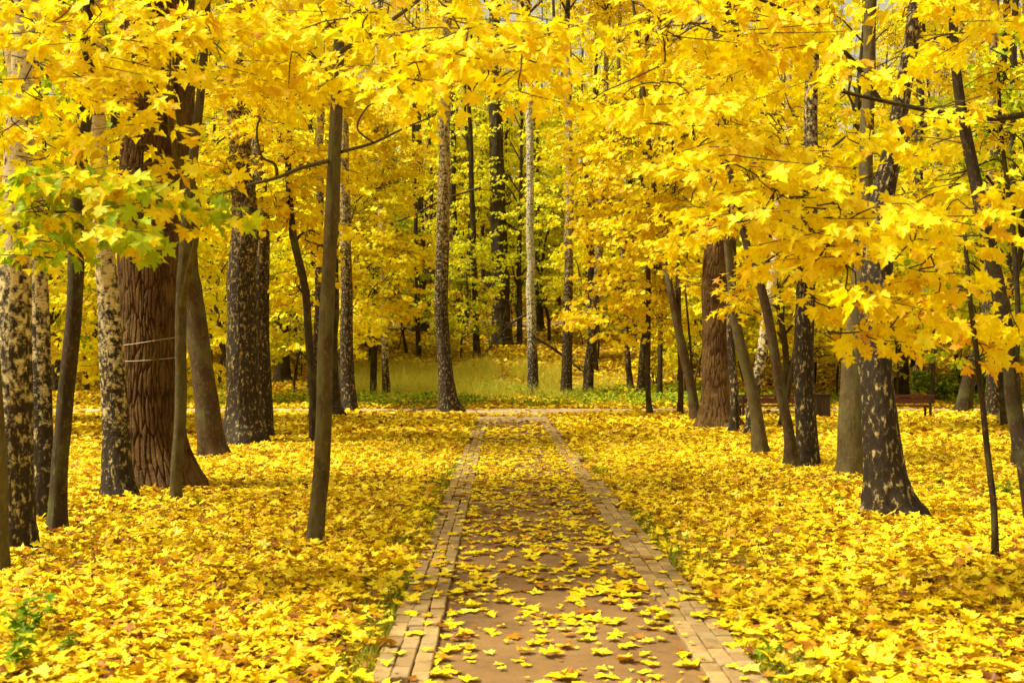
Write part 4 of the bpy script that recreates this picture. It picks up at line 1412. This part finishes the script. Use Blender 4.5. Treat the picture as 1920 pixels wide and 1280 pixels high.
bn = thing("litter_bin", "square dark brown litter bin standing beside the long red bench", "litter bin", (0, 0, 0))
p = at(1538, 700, 33.4)
bn.location = (p[0], 33.4, float(height(p[0], 33.4)))
M = Mesh(); box(M, (0, 0, .39), (.44, .44, .60), bev=.012)
for s in (-.2, -.1, 0, .1, .2):
    box(M, (s * .9, -.226, .39), (.075, .016, .56), bev=.004)
link("body", M.mesh("body", smooth=False, uv=False), M_bin, bn)
M = Mesh()
for a, b, c, e in ((0, -.225, .50, .05), (0, .225, .50, .05), (-.225, 0, .05, .40), (.225, 0, .05, .40)):
    box(M, (a, b, .705), (c, e, .045), bev=.006)
link("rim", M.mesh("rim", smooth=False, uv=False), M_iron, bn)
for sx in (-1, 1):
    M = Mesh(); box(M, (sx * .17, 0, .045), (.06, .36, .11), bev=.006)
    link("foot", M.mesh("foot", smooth=False, uv=False), M_iron, bn)

# two white cords round the giant oak
def cord(pz, tilt, label):
    t = OAK_LEFT
    c, R = t.on_trunk(pz)
    f = bark_disp('oak', t.seed, .42, t.R0)
    th = np.linspace(0, 2 * pi, 161)
    rr = R * 1.075 + .006
    P = np.stack([c[0] + np.cos(th) * rr, c[1] + np.sin(th) * rr, c[2] + tilt * np.cos(th) + .012 * np.sin(2 * th + pz)], 1)
    M = Mesh(); tube(M, P, np.full(161, .0045), 6)
    o = link("cord", M.mesh("cord", origin=c, uv=False), M_cord, None, c)
    tag(o, label, "cord", "cords round the giant oak")


oz = at(280, 642, OAK_LEFT.d)[2]
cord(oz, .055, "upper white cord tied round the giant oak")
cord(at(280, 673, OAK_LEFT.d)[2], .02, "lower white cord tied round the giant oak")

# fallen boughs
def fallen(label, pts, d, twigs, w, seed):
    r = np.random.default_rng(seed)
    Q = np.array([at(px, py, d + k * .3) for k, (px, py) in enumerate(pts)])
    g = float(height(Q[-1, 0], Q[-1, 1]))
    root = thing("fallen_branch", label, "branch", (Q[-1, 0], Q[-1, 1], g))
    M = Mesh()
    S = spline(Q, 26)
    tube(M, S, np.linspace(w, w * .5, 26), 7)
    link("bough", M.mesh("bough", origin=root.location), M_dark, root)
    M = Mesh()
    for k in range(twigs):
        a = S[r.integers(2, 25)]
        v = r.normal(0, 1, 3); v[2] = abs(v[2]) * .35 - .15; v /= np.linalg.norm(v)
        e = a + v * r.uniform(.7, 2.1)
        e[2] = max(e[2], float(height(e[0], e[1])) + .02)
        limb(M, a, e, w * .35, w * .1, r, sag=.06, n=9, segs=4, wig=.08)
    link("twigs", M.mesh("twigs", origin=root.location), M_dark, root)


fallen("long fallen bough slanting down right from the white birch across the mottled birch", [(1002, 632), (1040, 655), (1085, 690), (1130, 722)], 55.5, 16, .075, 5)
fallen("broken bare bough reaching left from the white birch over the slope", [(998, 585), (965, 602), (935, 632), (905, 668)], 56.5, 18, .07, 6)
fallen("heap of bare twigs lying at the left foot of the tall brown birch", [(818, 762), (795, 766), (770, 770), (748, 776)], 34.6, 14, .02, 7)

# green plants in the litter
def weed(px, py, h, nl, size, label, seed, name="leafy_weed"):
    r = np.random.default_rng(seed)
    b = ground_hit(px, py)
    root = thing(name, label, "plant", (b[0], b[1], float(height(b[0], b[1]))))
    W, Lf = Mesh(), Mesh()
    P_, T_, N_, S_ = [], [], [], []
    for k in range(max(3, nl // 8)):
        a = r.uniform(0, 6.28); hh = h * r.uniform(.55, 1)
        e = np.array((cos(a) * h * .45, sin(a) * h * .45, hh)) * (1, 1, 1)
        S = spline([(0, 0, -.02), (e[0] * .3, e[1] * .3, hh * .6), e], 9)
        tube(W, S, np.linspace(.004, .0015, 9), 5)
        for q in range(8):
            i = min(8, 2 + q); aa = q * 2.4 + a
            P_.append(S[i]); p = radians(r.uniform(-15, 45))
            T_.append((cos(aa) * cos(p), sin(aa) * cos(p), -sin(p))); N_.append((cos(aa) * sin(p), sin(aa) * sin(p), cos(p)))
            S_.append(size * r.uniform(.6, 1.1))
    add_leaves(Lf, np.array(P_), np.array(T_), np.array(N_), np.array(S_), 1, r=r, asp=.75)
    link("stem", W.mesh("stem", uv=False), M_grass, root)
    link("leaves", Lf.mesh("leaves", smooth=False, uv=False), M_green, root)


weed(45, 1225, .36, 64, .115, "clump of dark green nettle-like leaves in the bottom left corner", 11)
weed(20, 1272, .24, 44, .10, "low green leaves at the very bottom left, below the nettle-like clump", 12)
weed(128, 1250, .16, 26, .07, "small green weed right of the nettle-like clump at bottom left", 13)
weed(1566, 950, .16, 32, .08, "green weed in the leaves left of the foremost birch's foot", 14)
weed(1590, 905, .12, 24, .06, "little green sprig at the foot of the smooth grey trunk", 15)
weed(1888, 935, .22, 40, .09, "dark green weed near the right edge behind the wiry sapling", 16)
weed(1760, 905, .14, 30, .07, "patchy green weed in the litter right of the foremost birch", 17)
weed(243, 985, .09, 18, .06, "small green plant in the litter below the slender birch's foot", 18)
weed(375, 958, .10, 18, .06, "small green plant right of the wavy maple stem's foot", 19)
weed(262, 1045, .08, 16, .05, "tiny green plant in the litter below the giant oak", 20)
weed(1495, 1055, .07, 16, .05, "tiny green plant in the open litter right of the path", 21)
weed(1448, 1265, .16, 34, .07, "green tuft beside the right brick edging at the photo's bottom", 22)

build_grass()
build_litter()
